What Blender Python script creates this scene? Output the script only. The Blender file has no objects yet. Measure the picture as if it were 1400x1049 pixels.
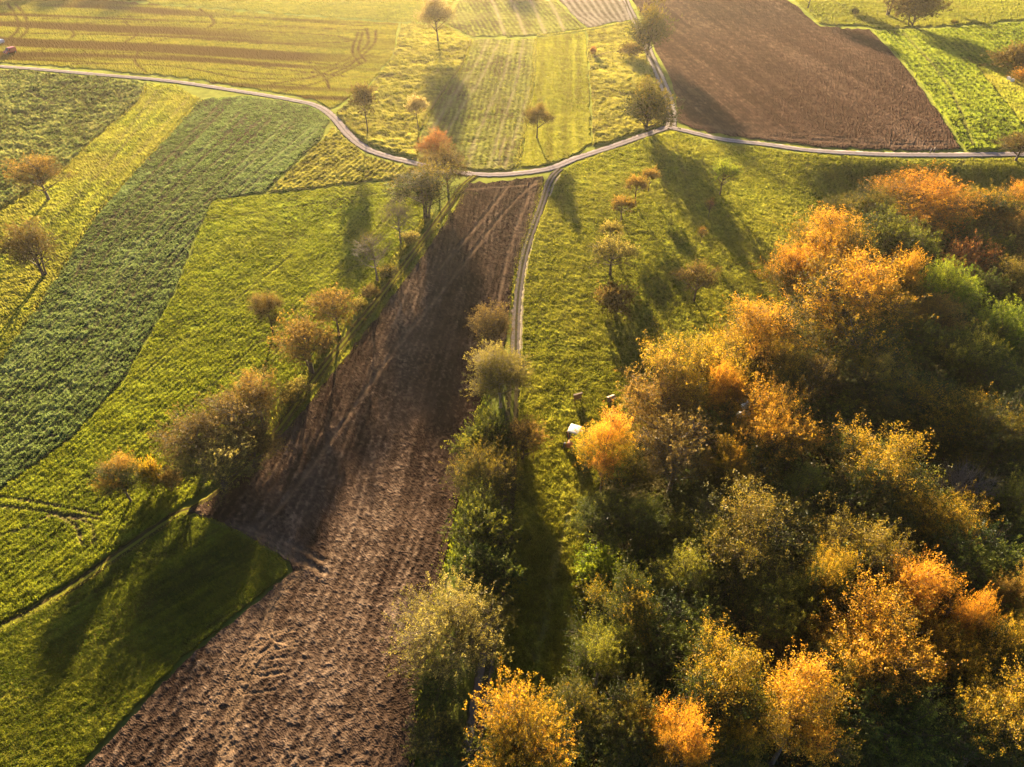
import bpy, bmesh, math, random
import numpy as np
from mathutils import Vector, Matrix

SC = bpy.context.scene
COL = SC.collection
R_ = math.radians
# ------------------------------------------------------------------ camera
W0, H0, F0 = 1400.0, 1049.0, 950.0
PITCH, CAMH = R_(40.0), 80.0
SP, CP = math.sin(PITCH), math.cos(PITCH)
cam_data = bpy.data.cameras.new("camera")
cam_data.sensor_fit = 'HORIZONTAL'
cam_data.sensor_width = 36.0
cam_data.lens = 36.0 * F0 / W0
cam_data.clip_start = 0.5
cam_data.clip_end = 9000.0
cam = bpy.data.objects.new("camera", cam_data)
cam.location = (0, 0, CAMH)
cam.rotation_euler = (math.pi / 2 - PITCH, 0, 0)
COL.objects.link(cam)
SC.camera = cam
SUN_EL, SUN_AZ = R_(8.7), R_(-7.0)

# ------------------------------------------------------------------ numpy noise
def _hash(ix, iy, seed):
    h = (ix.astype(np.int64) * 374761393 + iy.astype(np.int64) * 668265263 + seed * 974634777) & 0xFFFFFFFF
    h = ((h ^ (h >> 13)) * 1274126177) & 0xFFFFFFFF
    h = ((h ^ (h >> 16)) * 2246822519) & 0xFFFFFFFF
    return ((h ^ (h >> 15)) & 0xFFFFFF).astype(np.float64) / float(0xFFFFFF)

def noise(x, y, seed=0):
    ix, iy = np.floor(x), np.floor(y)
    fx, fy = x - ix, y - iy
    ux, uy = fx * fx * (3 - 2 * fx), fy * fy * (3 - 2 * fy)
    a, b = _hash(ix, iy, seed), _hash(ix + 1, iy, seed)
    c, d = _hash(ix, iy + 1, seed), _hash(ix + 1, iy + 1, seed)
    return (a * (1 - ux) + b * ux) * (1 - uy) + (c * (1 - ux) + d * ux) * uy

def fbm(x, y, seed=0, octv=3):
    s, a, t = 0.0, 1.0, 0.0
    for i in range(octv):
        s = s + a * noise(x * 2 ** i + 17.3 * i, y * 2 ** i - 9.1 * i, seed + i)
        t += a
        a *= 0.5
    return s / t

def sstep(a, b, x):
    t = np.clip((x - a) / (b - a), 0, 1)
    return t * t * (3 - 2 * t)

# ------------------------------------------------------------------ terrain
def T(x, y):
    x = np.asarray(x, float); y = np.asarray(y, float)
    ridge = 199.0 - 5.0 * sstep(60, 160, x) - 30 * sstep(75, 45, x)
    drop = 12.5 * sstep(0, 1, (ridge - y) / 42.0) * sstep(70, 106, x)
    und = 1.9 * (noise(x / 75 + 3.1, y / 60 + 8.2, 5) - 0.5) * sstep(60, 140, y)
    q = 72.0 - y
    near = (np.sqrt(q * q + 120.0) + q) / 2
    near = 10.0 * np.tanh(0.14 * near / 10.0) * (1 - .75 * sstep(-14, 20, x))
    return und - drop + near

def ground(px, py, h=0.0):
    """pixel of the 1400x1049 photograph -> point on the terrain (raised by h)"""
    px = np.asarray(px, float); py = np.asarray(py, float)
    u, v = (px - W0 / 2) / F0, (py - H0 / 2) / F0
    dy, dz = CP - v * SP, -SP - v * CP
    dz = np.minimum(dz, -0.02)
    z = np.zeros_like(px)
    for _ in range(14):
        t = (z + h - CAMH) / dz
        z = T(u * t, dy * t)
    t = (z + h - CAMH) / dz
    return u * t, dy * t, z, t          # t is the depth along the optical axis

def G(px, py, h=0.0):
    x, y, z, t = ground(px, py, h)
    return float(x), float(y), float(z), float(t)

# ------------------------------------------------------------------ helpers
def mesh_np(name, V, F, attrs=None, smooth=True):
    V = np.asarray(V, np.float32); F = np.asarray(F, np.int32)
    me = bpy.data.meshes.new(name)
    n, k = F.shape
    me.vertices.add(len(V)); me.vertices.foreach_set('co', V.ravel())
    me.loops.add(n * k); me.loops.foreach_set('vertex_index', F.ravel())
    me.polygons.add(n); me.polygons.foreach_set('loop_start', np.arange(0, n * k, k, dtype=np.int32))
    me.polygons.foreach_set('use_smooth', np.full(n, smooth))
    for an, arr in (attrs or {}).items():
        at = me.attributes.new(an, 'FLOAT', 'POINT')
        at.data.foreach_set('value', np.asarray(arr, np.float32).ravel())
    me.update(calc_edges=True)
    return me

def link(name, me, mat=None, parent=None):
    o = bpy.data.objects.new(name, me)
    COL.objects.link(o)
    if mat is not None:
        if me is not None and not me.materials:
            me.materials.append(mat)
        elif me is not None and me.materials[0] != mat:
            o.material_slots[0].link = 'OBJECT'
            o.material_slots[0].material = mat
    if parent is not None:
        o.parent = parent
    return o

def tag(o, label=None, cat=None, group=None, kind=None):
    for k, v in (('label', label), ('category', cat), ('group', group), ('kind', kind)):
        if v:
            o[k] = v
    return o

def empty(name, loc, rz=0.0, scale=(1, 1, 1)):
    o = bpy.data.objects.new(name, None)
    o.empty_display_size = 0.5
    o.location = loc; o.rotation_euler = (0, 0, rz); o.scale = scale
    COL.objects.link(o)
    return o

class NT:
    def __init__(s, name):
        s.m = bpy.data.materials.new(name); s.m.use_nodes = True
        s.t = s.m.node_tree; s.t.nodes.clear()
        s.out = s.n('ShaderNodeOutputMaterial')
    def n(s, typ, **kw):
        nd = s.t.nodes.new(typ)
        for k, v in kw.items():
            setattr(nd, k, v)
        return nd
    def l(s, a, b):
        s.t.links.new(a, b)
    def val(s, sock, v):
        if hasattr(v, 'is_linked') or hasattr(v, 'links'):
            s.l(v, sock)
        else:
            sock.default_value = v
    def attr(s, name):
        return s.n('ShaderNodeAttribute', attribute_name=name).outputs['Fac']
    def math(s, op, a, b=0.0, clamp=False):
        nd = s.n('ShaderNodeMath', operation=op, use_clamp=clamp)
        s.val(nd.inputs[0], a); s.val(nd.inputs[1], b)
        return nd.outputs[0]
    def mix(s, f, a, b, mode='MIX'):
        nd = s.n('ShaderNodeMix', data_type='RGBA', blend_type=mode)
        s.val(nd.inputs[0], f)
        s.val(nd.inputs[6], a if hasattr(a, 'links') else (*a, 1)); s.val(nd.inputs[7], b if hasattr(b, 'links') else (*b, 1))
        return nd.outputs[2]
    def ramp(s, f, stops):
        nd = s.n('ShaderNodeValToRGB')
        cr = nd.color_ramp
        while len(cr.elements) < len(stops):
            cr.elements.new(0.5)
        for e, (p, c) in zip(cr.elements, stops):
            e.position = p; e.color = (*c, 1)
        s.l(f, nd.inputs[0])
        return nd.outputs[0]
    def noise(s, scale, detail=3, vec=None, rough=0.45):
        nd = s.n('ShaderNodeTexNoise')
        nd.inputs['Scale'].default_value = scale; nd.inputs['Detail'].default_value = detail
        nd.inputs['Roughness'].default_value = rough
        if vec is None:
            vec = s.pos()
        s.l(vec, nd.inputs['Vector'])
        return nd.outputs['Fac']
    def pos(s):
        return s.n('ShaderNodeNewGeometry').outputs['Position']
    def bump(s, h, strength, dist):
        nd = s.n('ShaderNodeBump')
        nd.inputs['Strength'].default_value = strength; nd.inputs['Distance'].default_value = dist
        s.l(h, nd.inputs['Height'])
        return nd.outputs['Normal']

def simple_mat(name, col, rough=0.6, metal=0.0, spec=0.4, var=0.15, scale=3.0):
    t = NT(name)
    b = t.n('ShaderNodeBsdfPrincipled')
    c2 = tuple(max(0, c * (1 - var)) for c in col)
    tc = t.n('ShaderNodeTexCoord').outputs['Object']
    t.l(t.mix(t.noise(scale, 3, tc), col, c2), b.inputs['Base Color'])
    b.inputs['Roughness'].default_value = rough; b.inputs['Metallic'].default_value = metal
    b.inputs['Specular IOR Level'].default_value = spec
    t.l(b.outputs[0], t.out.inputs['Surface'])
    return t.m

def field_mat(name, soil, dark, light, patch, trk=(0.09, 0.06, 0.035), patch_scale=0.05, patch_amt=0.45, spec=0.25, rough=0.7, lo=0.15, hi=0.8, sheen=.35):
    t = NT(name)
    h = t.attr('h')
    hn = t.math('ADD', h, t.math('MULTIPLY', t.math('SUBTRACT', t.noise(2.3, 4), 0.5), 0.35))
    c = t.ramp(hn, [(lo * 0.5, soil), ((lo + hi) / 2, dark), (hi, light)])
    p = t.math('MULTIPLY', t.math('SUBTRACT', t.noise(patch_scale, 5), 0.42), 5.0, clamp=True)
    c = t.mix(t.math('MULTIPLY', p, patch_amt), c, patch)
    v = t.n('ShaderNodeMapRange'); v.inputs[1].default_value = 0.3; v.inputs[2].default_value = 0.7
    v.inputs[3].default_value = 0.78; v.inputs[4].default_value = 1.2
    t.l(t.noise(0.35, 5), v.inputs[0])
    hsv = t.n('ShaderNodeHueSaturation'); t.l(v.outputs[0], hsv.inputs['Value']); t.l(c, hsv.inputs['Color'])
    c = t.mix(t.attr('trk'), hsv.outputs[0], trk)
    b = t.n('ShaderNodeBsdfPrincipled')
    t.l(c, b.inputs['Base Color']); b.inputs['Roughness'].default_value = .9
    b.inputs['Specular IOR Level'].default_value = 0.0
    b.inputs['Sheen Weight'].default_value = sheen; b.inputs['Sheen Roughness'].default_value = .5
    t.l(t.mix(1.0, c, (4.5, 4.5, 4.5), 'MULTIPLY'), b.inputs['Sheen Tint'])
    t.l(t.bump(t.noise(5.0, 4), 0.5, 0.15), b.inputs['Normal'])
    t.l(b.outputs[0], t.out.inputs['Surface'])
    return t.m

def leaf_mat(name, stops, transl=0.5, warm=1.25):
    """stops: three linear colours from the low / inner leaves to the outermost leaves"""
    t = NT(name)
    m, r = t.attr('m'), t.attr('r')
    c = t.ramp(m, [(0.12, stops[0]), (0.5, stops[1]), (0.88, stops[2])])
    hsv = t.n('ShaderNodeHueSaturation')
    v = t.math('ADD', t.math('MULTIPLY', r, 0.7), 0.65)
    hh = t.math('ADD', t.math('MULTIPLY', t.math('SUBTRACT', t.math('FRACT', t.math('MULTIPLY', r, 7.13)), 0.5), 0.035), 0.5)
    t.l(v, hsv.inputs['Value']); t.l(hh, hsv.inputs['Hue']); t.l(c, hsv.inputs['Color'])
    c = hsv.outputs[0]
    d = t.n('ShaderNodeBsdfDiffuse'); t.l(c, d.inputs['Color'])
    tr = t.n('ShaderNodeBsdfTranslucent')
    t.l(t.mix(1.0, c, (warm, warm * 0.95, warm * 0.6), 'MULTIPLY'), tr.inputs['Color'])
    mx = t.n('ShaderNodeMixShader'); mx.inputs[0].default_value = transl
    t.l(d.outputs[0], mx.inputs[1]); t.l(tr.outputs[0], mx.inputs[2])
    gl = t.n('ShaderNodeBsdfGlossy'); gl.inputs['Roughness'].default_value = 0.45
    gl.inputs['Color'].default_value = (0.9, 0.9, 0.9, 1)
    m2 = t.n('ShaderNodeMixShader'); m2.inputs[0].default_value = 0.015
    t.l(mx.outputs[0], m2.inputs[1]); t.l(gl.outputs[0], m2.inputs[2])
    t.l(m2.outputs[0], t.out.inputs['Surface'])
    return t.m

def bark_mat(name, a, b_):
    t = NT(name)
    b = t.n('ShaderNodeBsdfPrincipled')
    tc = t.n('ShaderNodeTexCoord').outputs['Object']
    nz = t.noise(3.0, 5, tc)
    t.l(t.ramp(nz, [(0.3, a), (0.5, tuple((x + y) / 2 for x, y in zip(a, b_))), (0.7, b_)]), b.inputs['Base Color'])
    b.inputs['Roughness'].default_value = 0.85; b.inputs['Specular IOR Level'].default_value = 0.2
    t.l(t.bump(nz, 0.5, 0.1), b.inputs['Normal'])
    t.l(b.outputs[0], t.out.inputs['Surface'])
    return t.m

# ------------------------------------------------------------------ polygons in photo pixels
def densify(poly, step, jit, rng):
    P = np.array(poly, float); out = []
    for i in range(len(P)):
        a, b = P[i], P[(i + 1) % len(P)]
        n = max(1, int(np.hypot(*(b - a)) / step))
        for k in range(n):
            q = a + (b - a) * k / n
            if k:
                q = q + rng.normal(0, jit, 2)
            out.append(q)
    return np.array(out)

def inside(px, py, poly):
    r = np.zeros(px.shape, bool)
    x0, y0 = poly[-1]
    for x1, y1 in poly:
        c = (y1 > py) != (y0 > py)
        if y1 != y0:
            r ^= c & (px < (x0 - x1) * (py - y1) / (y0 - y1) + x1)
        x0, y0 = x1, y1
    return r

def snap(px, py, poly):
    best = np.full(px.shape, 1e18); bx = px.copy(); by = py.copy()
    for i in range(len(poly)):
        a, b = poly[i], poly[(i + 1) % len(poly)]
        d = b - a; L = d @ d + 1e-9
        t = np.clip(((px - a[0]) * d[0] + (py - a[1]) * d[1]) / L, 0, 1)
        qx, qy = a[0] + t * d[0], a[1] + t * d[1]
        D = (px - qx) ** 2 + (py - qy) ** 2
        m = D < best
        best[m] = D[m]; bx[m] = qx[m]; by[m] = qy[m]
    return bx, by

def polydist(x, y, pts):
    best = np.full(x.shape, 1e18)
    for a, b in zip(pts[:-1], pts[1:]):
        d = b - a; L = d @ d + 1e-9
        t = np.clip(((x - a[0]) * d[0] + (y - a[1]) * d[1]) / L, 0, 1)
        best = np.minimum(best, (x - a[0] - t * d[0]) ** 2 + (y - a[1] - t * d[1]) ** 2)
    return np.sqrt(best)

def catmull(P, step):
    P = np.array(P, float)
    if len(P) < 3:
        n = max(2, int(np.hypot(*(P[-1] - P[0])) / step))
        return P[0] + (P[-1] - P[0]) * np.linspace(0, 1, n)[:, None]
    Q = np.vstack([2 * P[0] - P[1], P, 2 * P[-1] - P[-2]])
    out = []
    for i in range(1, len(Q) - 2):
        p0, p1, p2, p3 = Q[i - 1:i + 3]
        n = max(2, int(np.hypot(*(p2 - p1)) / step))
        t = np.linspace(0, 1, n, endpoint=False)[:, None]
        out.append(0.5 * (2 * p1 + (p2 - p0) * t + (2 * p0 - 5 * p1 + 4 * p2 - p3) * t ** 2 + (3 * p1 - p0 - 3 * p2 + p3) * t ** 3))
    out.append(P[-1:])
    return np.vstack(out)

def world_line(pix, step=1.0):
    a = np.array(pix, float)
    x, y, z, t = ground(a[:, 0], a[:, 1])
    return catmull(np.stack([x, y], 1), step)

# ------------------------------------------------------------------ fields
STEP = 1.55
GX = np.arange(-320, 1720, STEP)
GY = np.arange(-118, 1150, STEP)
FIELD_N = 0
TUFT_PTS = {}

def field(name, poly, mat, hfun, rows=None, tracks=(), amp_fade=True, tuft=None, edge_jit=1.0, rough=0.55):
    """a sheet of ground tessellated finer the nearer it lies; hfun(x, y, u, v, sp) -> (height m, 0..1 shade of growth, wheel-track amount)"""
    global FIELD_N
    rng = np.random.default_rng(100 + FIELD_N)
    pl = densify(poly, 7.0, edge_jit, rng)
    x0, y0 = pl.min(0); x1, y1 = pl.max(0)
    gx = GX[(GX > x0 - 2 * STEP) & (GX < x1 + 2 * STEP)]; gy = GY[(GY > y0 - 2 * STEP) & (GY < y1 + 2 * STEP)]
    X, Y = np.meshgrid(gx, gy)
    X = X + rng.uniform(-.25, .25, X.shape) * STEP; Y = Y + rng.uniform(-.25, .25, Y.shape) * STEP
    ins = inside(X, Y, pl)
    fm = ins[:-1, :-1].astype(int) + ins[1:, :-1] + ins[:-1, 1:] + ins[1:, 1:]
    fy, fx = np.nonzero(fm >= 1)
    w = X.shape[1]
    F = np.stack([fy * w + fx, (fy + 1) * w + fx, (fy + 1) * w + fx + 1, fy * w + fx + 1], 1)
    used = np.unique(F)
    remap = np.full(X.size, -1); remap[used] = np.arange(len(used))
    F = remap[F]
    px, py, inn = X.ravel()[used], Y.ravel()[used], ins.ravel()[used]
    ox, oy = snap(px[~inn], py[~inn], pl)
    px = px.copy(); py = py.copy(); px[~inn] = ox; py[~inn] = oy
    x, y, z, t = ground(px, py)
    sp = STEP * t / F0                                  # spacing of the mesh in metres
    if rows is not None:
        a, b = G(*rows[0]), G(*rows[1])
        ang = math.atan2(b[1] - a[1], b[0] - a[0])
    else:
        ang = 0.3
    u = x * math.cos(ang) + y * math.sin(ang); v = -x * math.sin(ang) + y * math.cos(ang)
    h, g, trk = hfun(x, y, u, v, sp)
    h = np.asarray(h, float).copy(); g = np.asarray(g, float).copy(); trk = np.asarray(trk, float) * np.ones_like(x)
    for pix, wid, dep, st in tracks:
        wl = world_line(pix, 2.0)
        box = (x > wl[:, 0].min() - 3) & (x < wl[:, 0].max() + 3) & (y > wl[:, 1].min() - 3) & (y < wl[:, 1].max() + 3)
        d = polydist(x[box], y[box], wl)
        ww = np.maximum(wid, sp[box] * np.where(sp[box] > .25, 1.7, .75))
        k = np.exp(-(d / ww) ** 2) * (0.35 + 0.5 * noise(x[box] / 2.3, y[box] / 2.3, 77) + .6 * noise(x[box] / .6, y[box] / .6, 78))
        h[box] -= dep * k - 0.35 * dep * np.exp(-((d - 1.9 * ww) / ww) ** 2)
        trk[box] = np.maximum(trk[box], np.clip(k * st, 0, 1))
    h = h + rough * np.minimum(sp, .32) * rng.random(len(x)) ** 2
    g = g + .3 * (rng.random(len(x)) - .5)
    h = np.maximum(h, 0.0)
    h[~inn] = 0.0
    zz = z + 0.035 + 0.004 * FIELD_N + h
    me = mesh_np(name, np.stack([x, y, zz], 1), F[:, ::1], {'h': g, 'trk': trk}, smooth=False)
    o = link(name, me, mat)
    tag(o, kind='structure')
    if tuft is not None:
        prob, size, key = tuft
        k = rng.random(len(x)) < prob * (0.4 + 1.2 * noise(x / 3.0, y / 3.0, 9)) * (trk < 0.3)
        TUFT_PTS.setdefault(key, []).append((np.stack([x, y, zz - 0.02], 1)[k], np.maximum(size, np.minimum(sp[k], .5)), np.clip(.12 + .75 * g[k], 0, 1)))
    FIELD_N += 1
    return o

def fade(sp, lam):
    return np.clip((lam / np.maximum(sp, 1e-3) - 1.6) / 2.0, 0, 1)

def lumps(x, y, lam, seed):
    return fbm(x / lam, y / lam, seed, 2)

def h_meadow(a=0.16, lam=0.8, mow=0.0, mw=2.2, seed=1):
    def f(x, y, u, v, sp):
        L = lumps(x, y, lam, seed); B = lumps(x, y, lam * 2.6, seed + 3)
        S = noise(u / 3.0, v / (lam * 0.8), seed + 5)
        h = a * fade(sp, lam) * (L * 1.2 + S * 0.25) + a * 0.7 * fade(sp, lam * 2.6) * B
        R1 = noise(u / 45.0, v / mw, seed + 8); R2 = noise(u / 20.0, v / (mw * .4), seed + 12)
        big = fbm(x / 28, y / 28, seed + 15, 3) - .5
        h = h + a * mow * (.9 * R1 * fade(sp, mw) + .6 * R2 * fade(sp, mw * .4))
        g = 0.22 + 0.42 * L + 0.25 * (B - 0.5) + 0.2 * (S - 0.5) + 1.1 * mow * (R1 - 0.5) + .8 * mow * (R2 - .5) + .55 * big
        return h, g, 0.0
    return f

def h_crop(a=0.3, lam=0.75, row=0.0, seed=2, cover=0.35):
    def f(x, y, u, v, sp):
        wob = 0.5 * (noise(u / 6, v / 6, seed + 9) - 0.5)
        L = noise(x / lam, y / lam, seed); L2 = noise(x / (lam * .5), y / (lam * .5), seed + 1); B = lumps(x, y, lam * 3, seed + 2)
        rw = 0.5 + 0.5 * np.cos(2 * math.pi * (v + wob) / row) if row else 0.5
        rw = rw * fade(sp, row or 1) + 0.5 * (1 - fade(sp, row or 1))
        q = np.clip((0.5 * L + 0.25 * L2 + 0.25 * B + 0.35 * (rw - 0.5)) * 1.5 - cover, 0, 1)
        h = a * q * fade(sp, lam) + a * 0.7 * B * fade(sp, lam * 3)
        return h, 0.05 + 0.9 * q + .8 * (fbm(x / 22, y / 22, seed + 15, 3) - .5) + .5 * (noise(u / 40, v / (2.2 * (row or 1.5)), seed + 16) - .5), 0.0
    return f

def h_plough(a=0.2, row=1.45, clod=0.5, seed=4):
    def f(x, y, u, v, sp):
        wob = 1.2 * (noise(u / 15, v / 15, seed + 9) - 0.5)
        rw = 0.5 + 0.5 * np.cos(2 * math.pi * (v + wob) / row)
        rw2 = noise(u / 25, (v + wob) / (row * .37), seed + 17)
        C = noise(u / (clod * 1.3), v / clod, seed); C2 = noise(x / (clod * .45), y / (clod * .45), seed + 1); B = lumps(x, y, clod * 3.2, seed + 2)
        q = np.clip(C * 1.6 - 0.45, 0, 1)
        big = fbm(x / 30, y / 30, seed + 15, 3) - .5
        h = a * (0.75 * q * fade(sp, clod) + 0.3 * C2 * fade(sp, clod * .45) + 0.38 * rw * fade(sp, row) + .35 * rw2 * fade(sp, row * .5) + 0.35 * B * fade(sp, clod * 3))
        g = 0.12 + 0.45 * q + 0.18 * (rw - 0.5) * fade(sp, row) + .35 * (rw2 - .5) + 0.2 * (B - 0.3) + 0.5 * (noise(u / 60, v / 2.6, seed + 6) - 0.5) + .5 * big
        return h, g, 0.0
    return f

def h_streak(a=0.14, seed=6):
    """mown grass with long brown streaks of spread slurry along the rows"""
    base = h_meadow(a, 0.9, 0.35, 3.0, seed)
    def f(x, y, u, v, sp):
        h, g, _ = base(x, y, u, v, sp)
        w_ = v + 6 * (noise(u / 60, v / 40, seed + 25) - .5)
        n1 = noise(u / 260, w_ / 19.0, seed + 20); n2 = noise(u / 150, w_ / 7.0, seed + 21); n3 = noise(u / 110, w_ / 3.6, seed + 22)
        pat = sstep(0.3, 0.6, fbm(x / 60, y / 60, seed + 30, 2))
        s = sstep(0.47, 0.6, 0.3 * n1 + 0.34 * n2 + 0.38 * n3) * (0.3 + 0.7 * pat)
        return h * (1 - .4 * s), g, 0.95 * s
    return f

M_MEADOW = field_mat('meadow_grass', (.045, .044, .008), (.12, .13, .013), (.25, .245, .023), (.215, .175, .025), patch_amt=.5, sheen=.3)
M_STRIP = field_mat('young_grass', (.05, .045, .012), (.1, .122, .011), (.175, .2, .017), (.16, .145, .018), patch_amt=.55, sheen=.3)
M_LOWGR = field_mat('short_grass', (.045, .045, .009), (.115, .135, .011), (.2, .22, .017), (.18, .14, .02), patch_amt=.55, sheen=.25)
M_CROP = field_mat('dark_crop', (.05, .036, .024), (.05, .072, .02), (.13, .17, .05), (.09, .09, .03), patch_amt=.4, sheen=.2)
M_LEAFY = field_mat('leafy_crop', (.05, .046, .014), (.09, .1, .02), (.21, .2, .045), (.15, .125, .035), patch_amt=.4, sheen=.12)
M_BRIGHT = field_mat('bright_crop', (.04, .05, .008), (.09, .12, .01), (.17, .2, .017), (.15, .155, .014), patch_amt=.35, sheen=.15)
M_ROUGH = field_mat('rough_pasture', (.073, .061, .015), (.177, .159, .022), (.317, .275, .039), (.268, .220, .034), patch_amt=.45, sheen=.1)
M_PALE = field_mat('pale_rows', (.079, .061, .022), (.122, .128, .024), (.207, .207, .043), (.195, .171, .049), patch_amt=.5, trk=(.33, .26, .14), sheen=.08)
M_MOWN = field_mat('mown_strip', (.134, .116, .017), (.207, .201, .021), (.305, .281, .030), (.256, .232, .024), patch_amt=.4, sheen=.08)
M_SLURRY = field_mat('streaked_grass', (.159, .146, .015), (.232, .213, .018), (.317, .287, .024), (.281, .232, .024), patch_amt=.5, trk=(.085, .045, .011), sheen=.0)
M_FAR = field_mat('far_meadow', (.122, .120, .016), (.189, .189, .020), (.268, .250, .029), (.232, .207, .024), patch_amt=.45, trk=(.16, .11, .03), sheen=.05)
M_PLOUGH = field_mat('ploughed_soil', (.023, .014, .01), (.07, .045, .03), (.165, .112, .073), (.084, .053, .034), patch_amt=.4, sheen=.0, trk=(.27, .175, .1), patch_scale=.09)
M_BROWN = field_mat('tilled_soil', (.058, .033, .021), (.1, .058, .037), (.17, .105, .065), (.078, .044, .028), patch_amt=.5, sheen=.0, patch_scale=.02, trk=(.2, .13, .085))
M_STUBBLE = field_mat('grey_stubble', (.1, .07, .045), (.19, .145, .095), (.32, .26, .18), (.16, .14, .06), patch_amt=.3, trk=(.42, .35, .24), sheen=.0)
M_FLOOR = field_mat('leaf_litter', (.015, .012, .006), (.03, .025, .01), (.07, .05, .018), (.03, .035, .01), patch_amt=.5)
M_GROUND = field_mat('open_country', (.05, .05, .015), (.1, .115, .02), (.16, .17, .03), (.12, .12, .03))

# ground: one sheet to the horizon
def axis(lo, hi, step, far):
    core = list(np.arange(lo, hi + step, step)); a, b, s = [], [], step
    p = lo
    while p > -far:
        s *= 1.25; p -= s; a.append(p)
    p, s = hi, step
    while p < far:
        s *= 1.25; p += s; b.append(p)
    return np.array(a[::-1] + core + b)
ax, ay = axis(-330, 330, 2.5, 2500), axis(0, 520, 2.5, 2500)
X, Y = np.meshgrid(ax, ay)
ii = np.arange(X.size).reshape(X.shape)
F = np.stack([ii[:-1, :-1], ii[:-1, 1:], ii[1:, 1:], ii[1:, :-1]], -1).reshape(-1, 4)
x, y = X.ravel(), Y.ravel()
tag(link('ground', mesh_np('ground', np.stack([x, y, T(x, y) - 0.05], 1), F, {'h': 0.3 + 0.5 * fbm(x / 6, y / 6, 3), 'trk': x * 0}), M_GROUND), kind='structure')

S = lambda *p: list(p)
field('meadow', S((-300,-110),(625,-110),(628,-10),(606,30),(545,30),(400,19),(240,7),(100,-6),(-300,-27)), M_FAR, h_meadow(.12, 1.2, .25, 3, 11), ((0, 0), (500, 20)), tuft=(.1, .3, 'pale'))
tr1 = [[(270,10),(290,35),(200,60),(140,68)],[(170,30),(185,50),(120,72),(20,80)],[(0,60),(120,58),(300,72),(480,92)],[(0,72),(200,74),(380,95),(470,105)],
       [(300,95),(390,103),(450,92),(500,65),(502,40)],[(330,108),(420,108),(470,95),(510,62),(514,42)],[(360,118),(430,105),(480,85),(508,75)],[(380,128),(440,112),(500,85)],
       [(0,45),(200,50),(350,60),(470,58),(474,54),(440,48),(300,40)],[(0,35),(240,30),(400,38),(500,42)],[(60,26),(300,22),(500,36)],[(100,88),(240,92),(340,110),(420,118)],[(20,74),(60,68),(100,50),(90,35)],
       [(5,60),(25,40),(20,20),(10,5)],[(12,62),(36,44),(34,22),(20,5)],[(190,68),(185,85),(200,100)],[(430,95),(445,108),(450,122)],[(490,45),(482,70),(492,88)],[(496,45),(490,70),(500,84)]]
field('mown_field', S((-300,-25),(100,-4),(240,9),(400,21),(545,32),(537,75),(505,115),(470,139),(452,149),(435,139),(410,132),(340,120),(240,105),(120,94),(0,85),(-300,60)), M_SLURRY, h_streak(), ((20, 60), (480, 84)), [(p, .55, .05, 1.0) for p in tr1], tuft=(.08, .25, 'pale'))
field('rough_pasture', S((548,32),(606,33),(645,54),(632,90),(600,135),(578,172),(572,190),(570,216),(530,206),(500,195),(480,178),(460,154),(475,143),(507,118),(538,77)), M_ROUGH, h_crop(.55, 1.7, 0, 21, .3), None, [([(645,56),(632,90),(600,135),(578,172)], .5, .1, .8)], tuft=(.2, .35, 'pale'))
tr3 = [[(668,54),(650,90),(615,140),(590,180)],[(684,54),(662,100),(630,150),(600,200)],[(702,54),(690,100),(668,150),(640,215)],[(716,54),(706,110),(690,160),(668,230)],[(690,190),(684,210),(676,230)],[(650,200),(640,228)],[(725,120),(706,180),(690,230)]]
field('crop_field', S((648,55),(731,53),(728,110),(714,190),(706,227),(700,232),(660,233),(620,228),(572,217),(575,190),(581,172),(603,136),(635,90)), M_PALE, h_crop(.28, 1.0, 1.8, 22, .25), ((700, 60), (670, 220)), [(p, .5, .06, .38) for p in tr3], tuft=(.12, .3, 'mid'))
field('mown_field', S((735,52),(799,44),(803,90),(806,140),(808,197),(790,210),(750,225),(712,229),(718,190),(732,110)), M_MOWN, h_meadow(.12, .9, .6, 2.4, 23), ((768, 50), (760, 220)), tuft=(.12, .25, 'pale'))
field('leafy_field', S((802,43),(850,33),(866,31),(878,70),(893,100),(904,130),(910,150),(906,171),(870,182),(830,196),(811,199),(808,120)), M_ROUGH, h_crop(.5, 1.5, 0, 24, .25), None, [([(805,60),(812,120),(812,190)], 1.2, .05, .2), ([(812,80),(840,72),(870,76)], .4, .1, .9)], tuft=(.25, .4, 'pale'))
trp = [[(640 + 12 * k, -60), (672 + 13 * k, 0), (690 + 14 * k, 48)] for k in range(0, 8, 2)]
field('crop_field', S((630,-110),(702,-110),(758,0),(799,38),(733,49),(648,51),(613,33),(633,-10)), M_PALE, h_crop(.2, 1.2, 2.2, 25, .25), ((660, -40), (730, 45)), [(p, .5, .05, .7) for p in trp], tuft=(.1, .3, 'mid'))
trs = [[(715 + 9 * k, -90), (770 + 9.5 * k, 0), (808 + 6.5 * k, 36 - k)] for k in range(0, 9)]
field('stubble_field', S((708,-110),(815,-110),(851,0),(863,27),(803,38),(763,0)), M_STUBBLE, h_plough(.12, 2.4, 1.2, 26), ((770, -20), (830, 30)), [(p, .45, .05, .9) for p in trs])
field('ploughed_field', S((834,-110),(1005,-110),(1076,0),(1100,20),(1122,37),(1188,40),(1218,70),(1252,110),(1287,160),(1313,204),(1260,206),(1200,205),(1110,200),(1050,192),(990,184),(945,175),(927,168),(924,130),(912,98),(899,75),(882,30),(864,0)), M_BROWN, h_plough(.2, 1.3, .9, 27), ((930, 20), (1180, 195)), [([(930,166),(990,178),(1080,190),(1200,198),(1300,199)], 1.0, .1, .35), ([(1060,180),(1180,192),(1305,196)], .5, .1, .3)])
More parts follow.
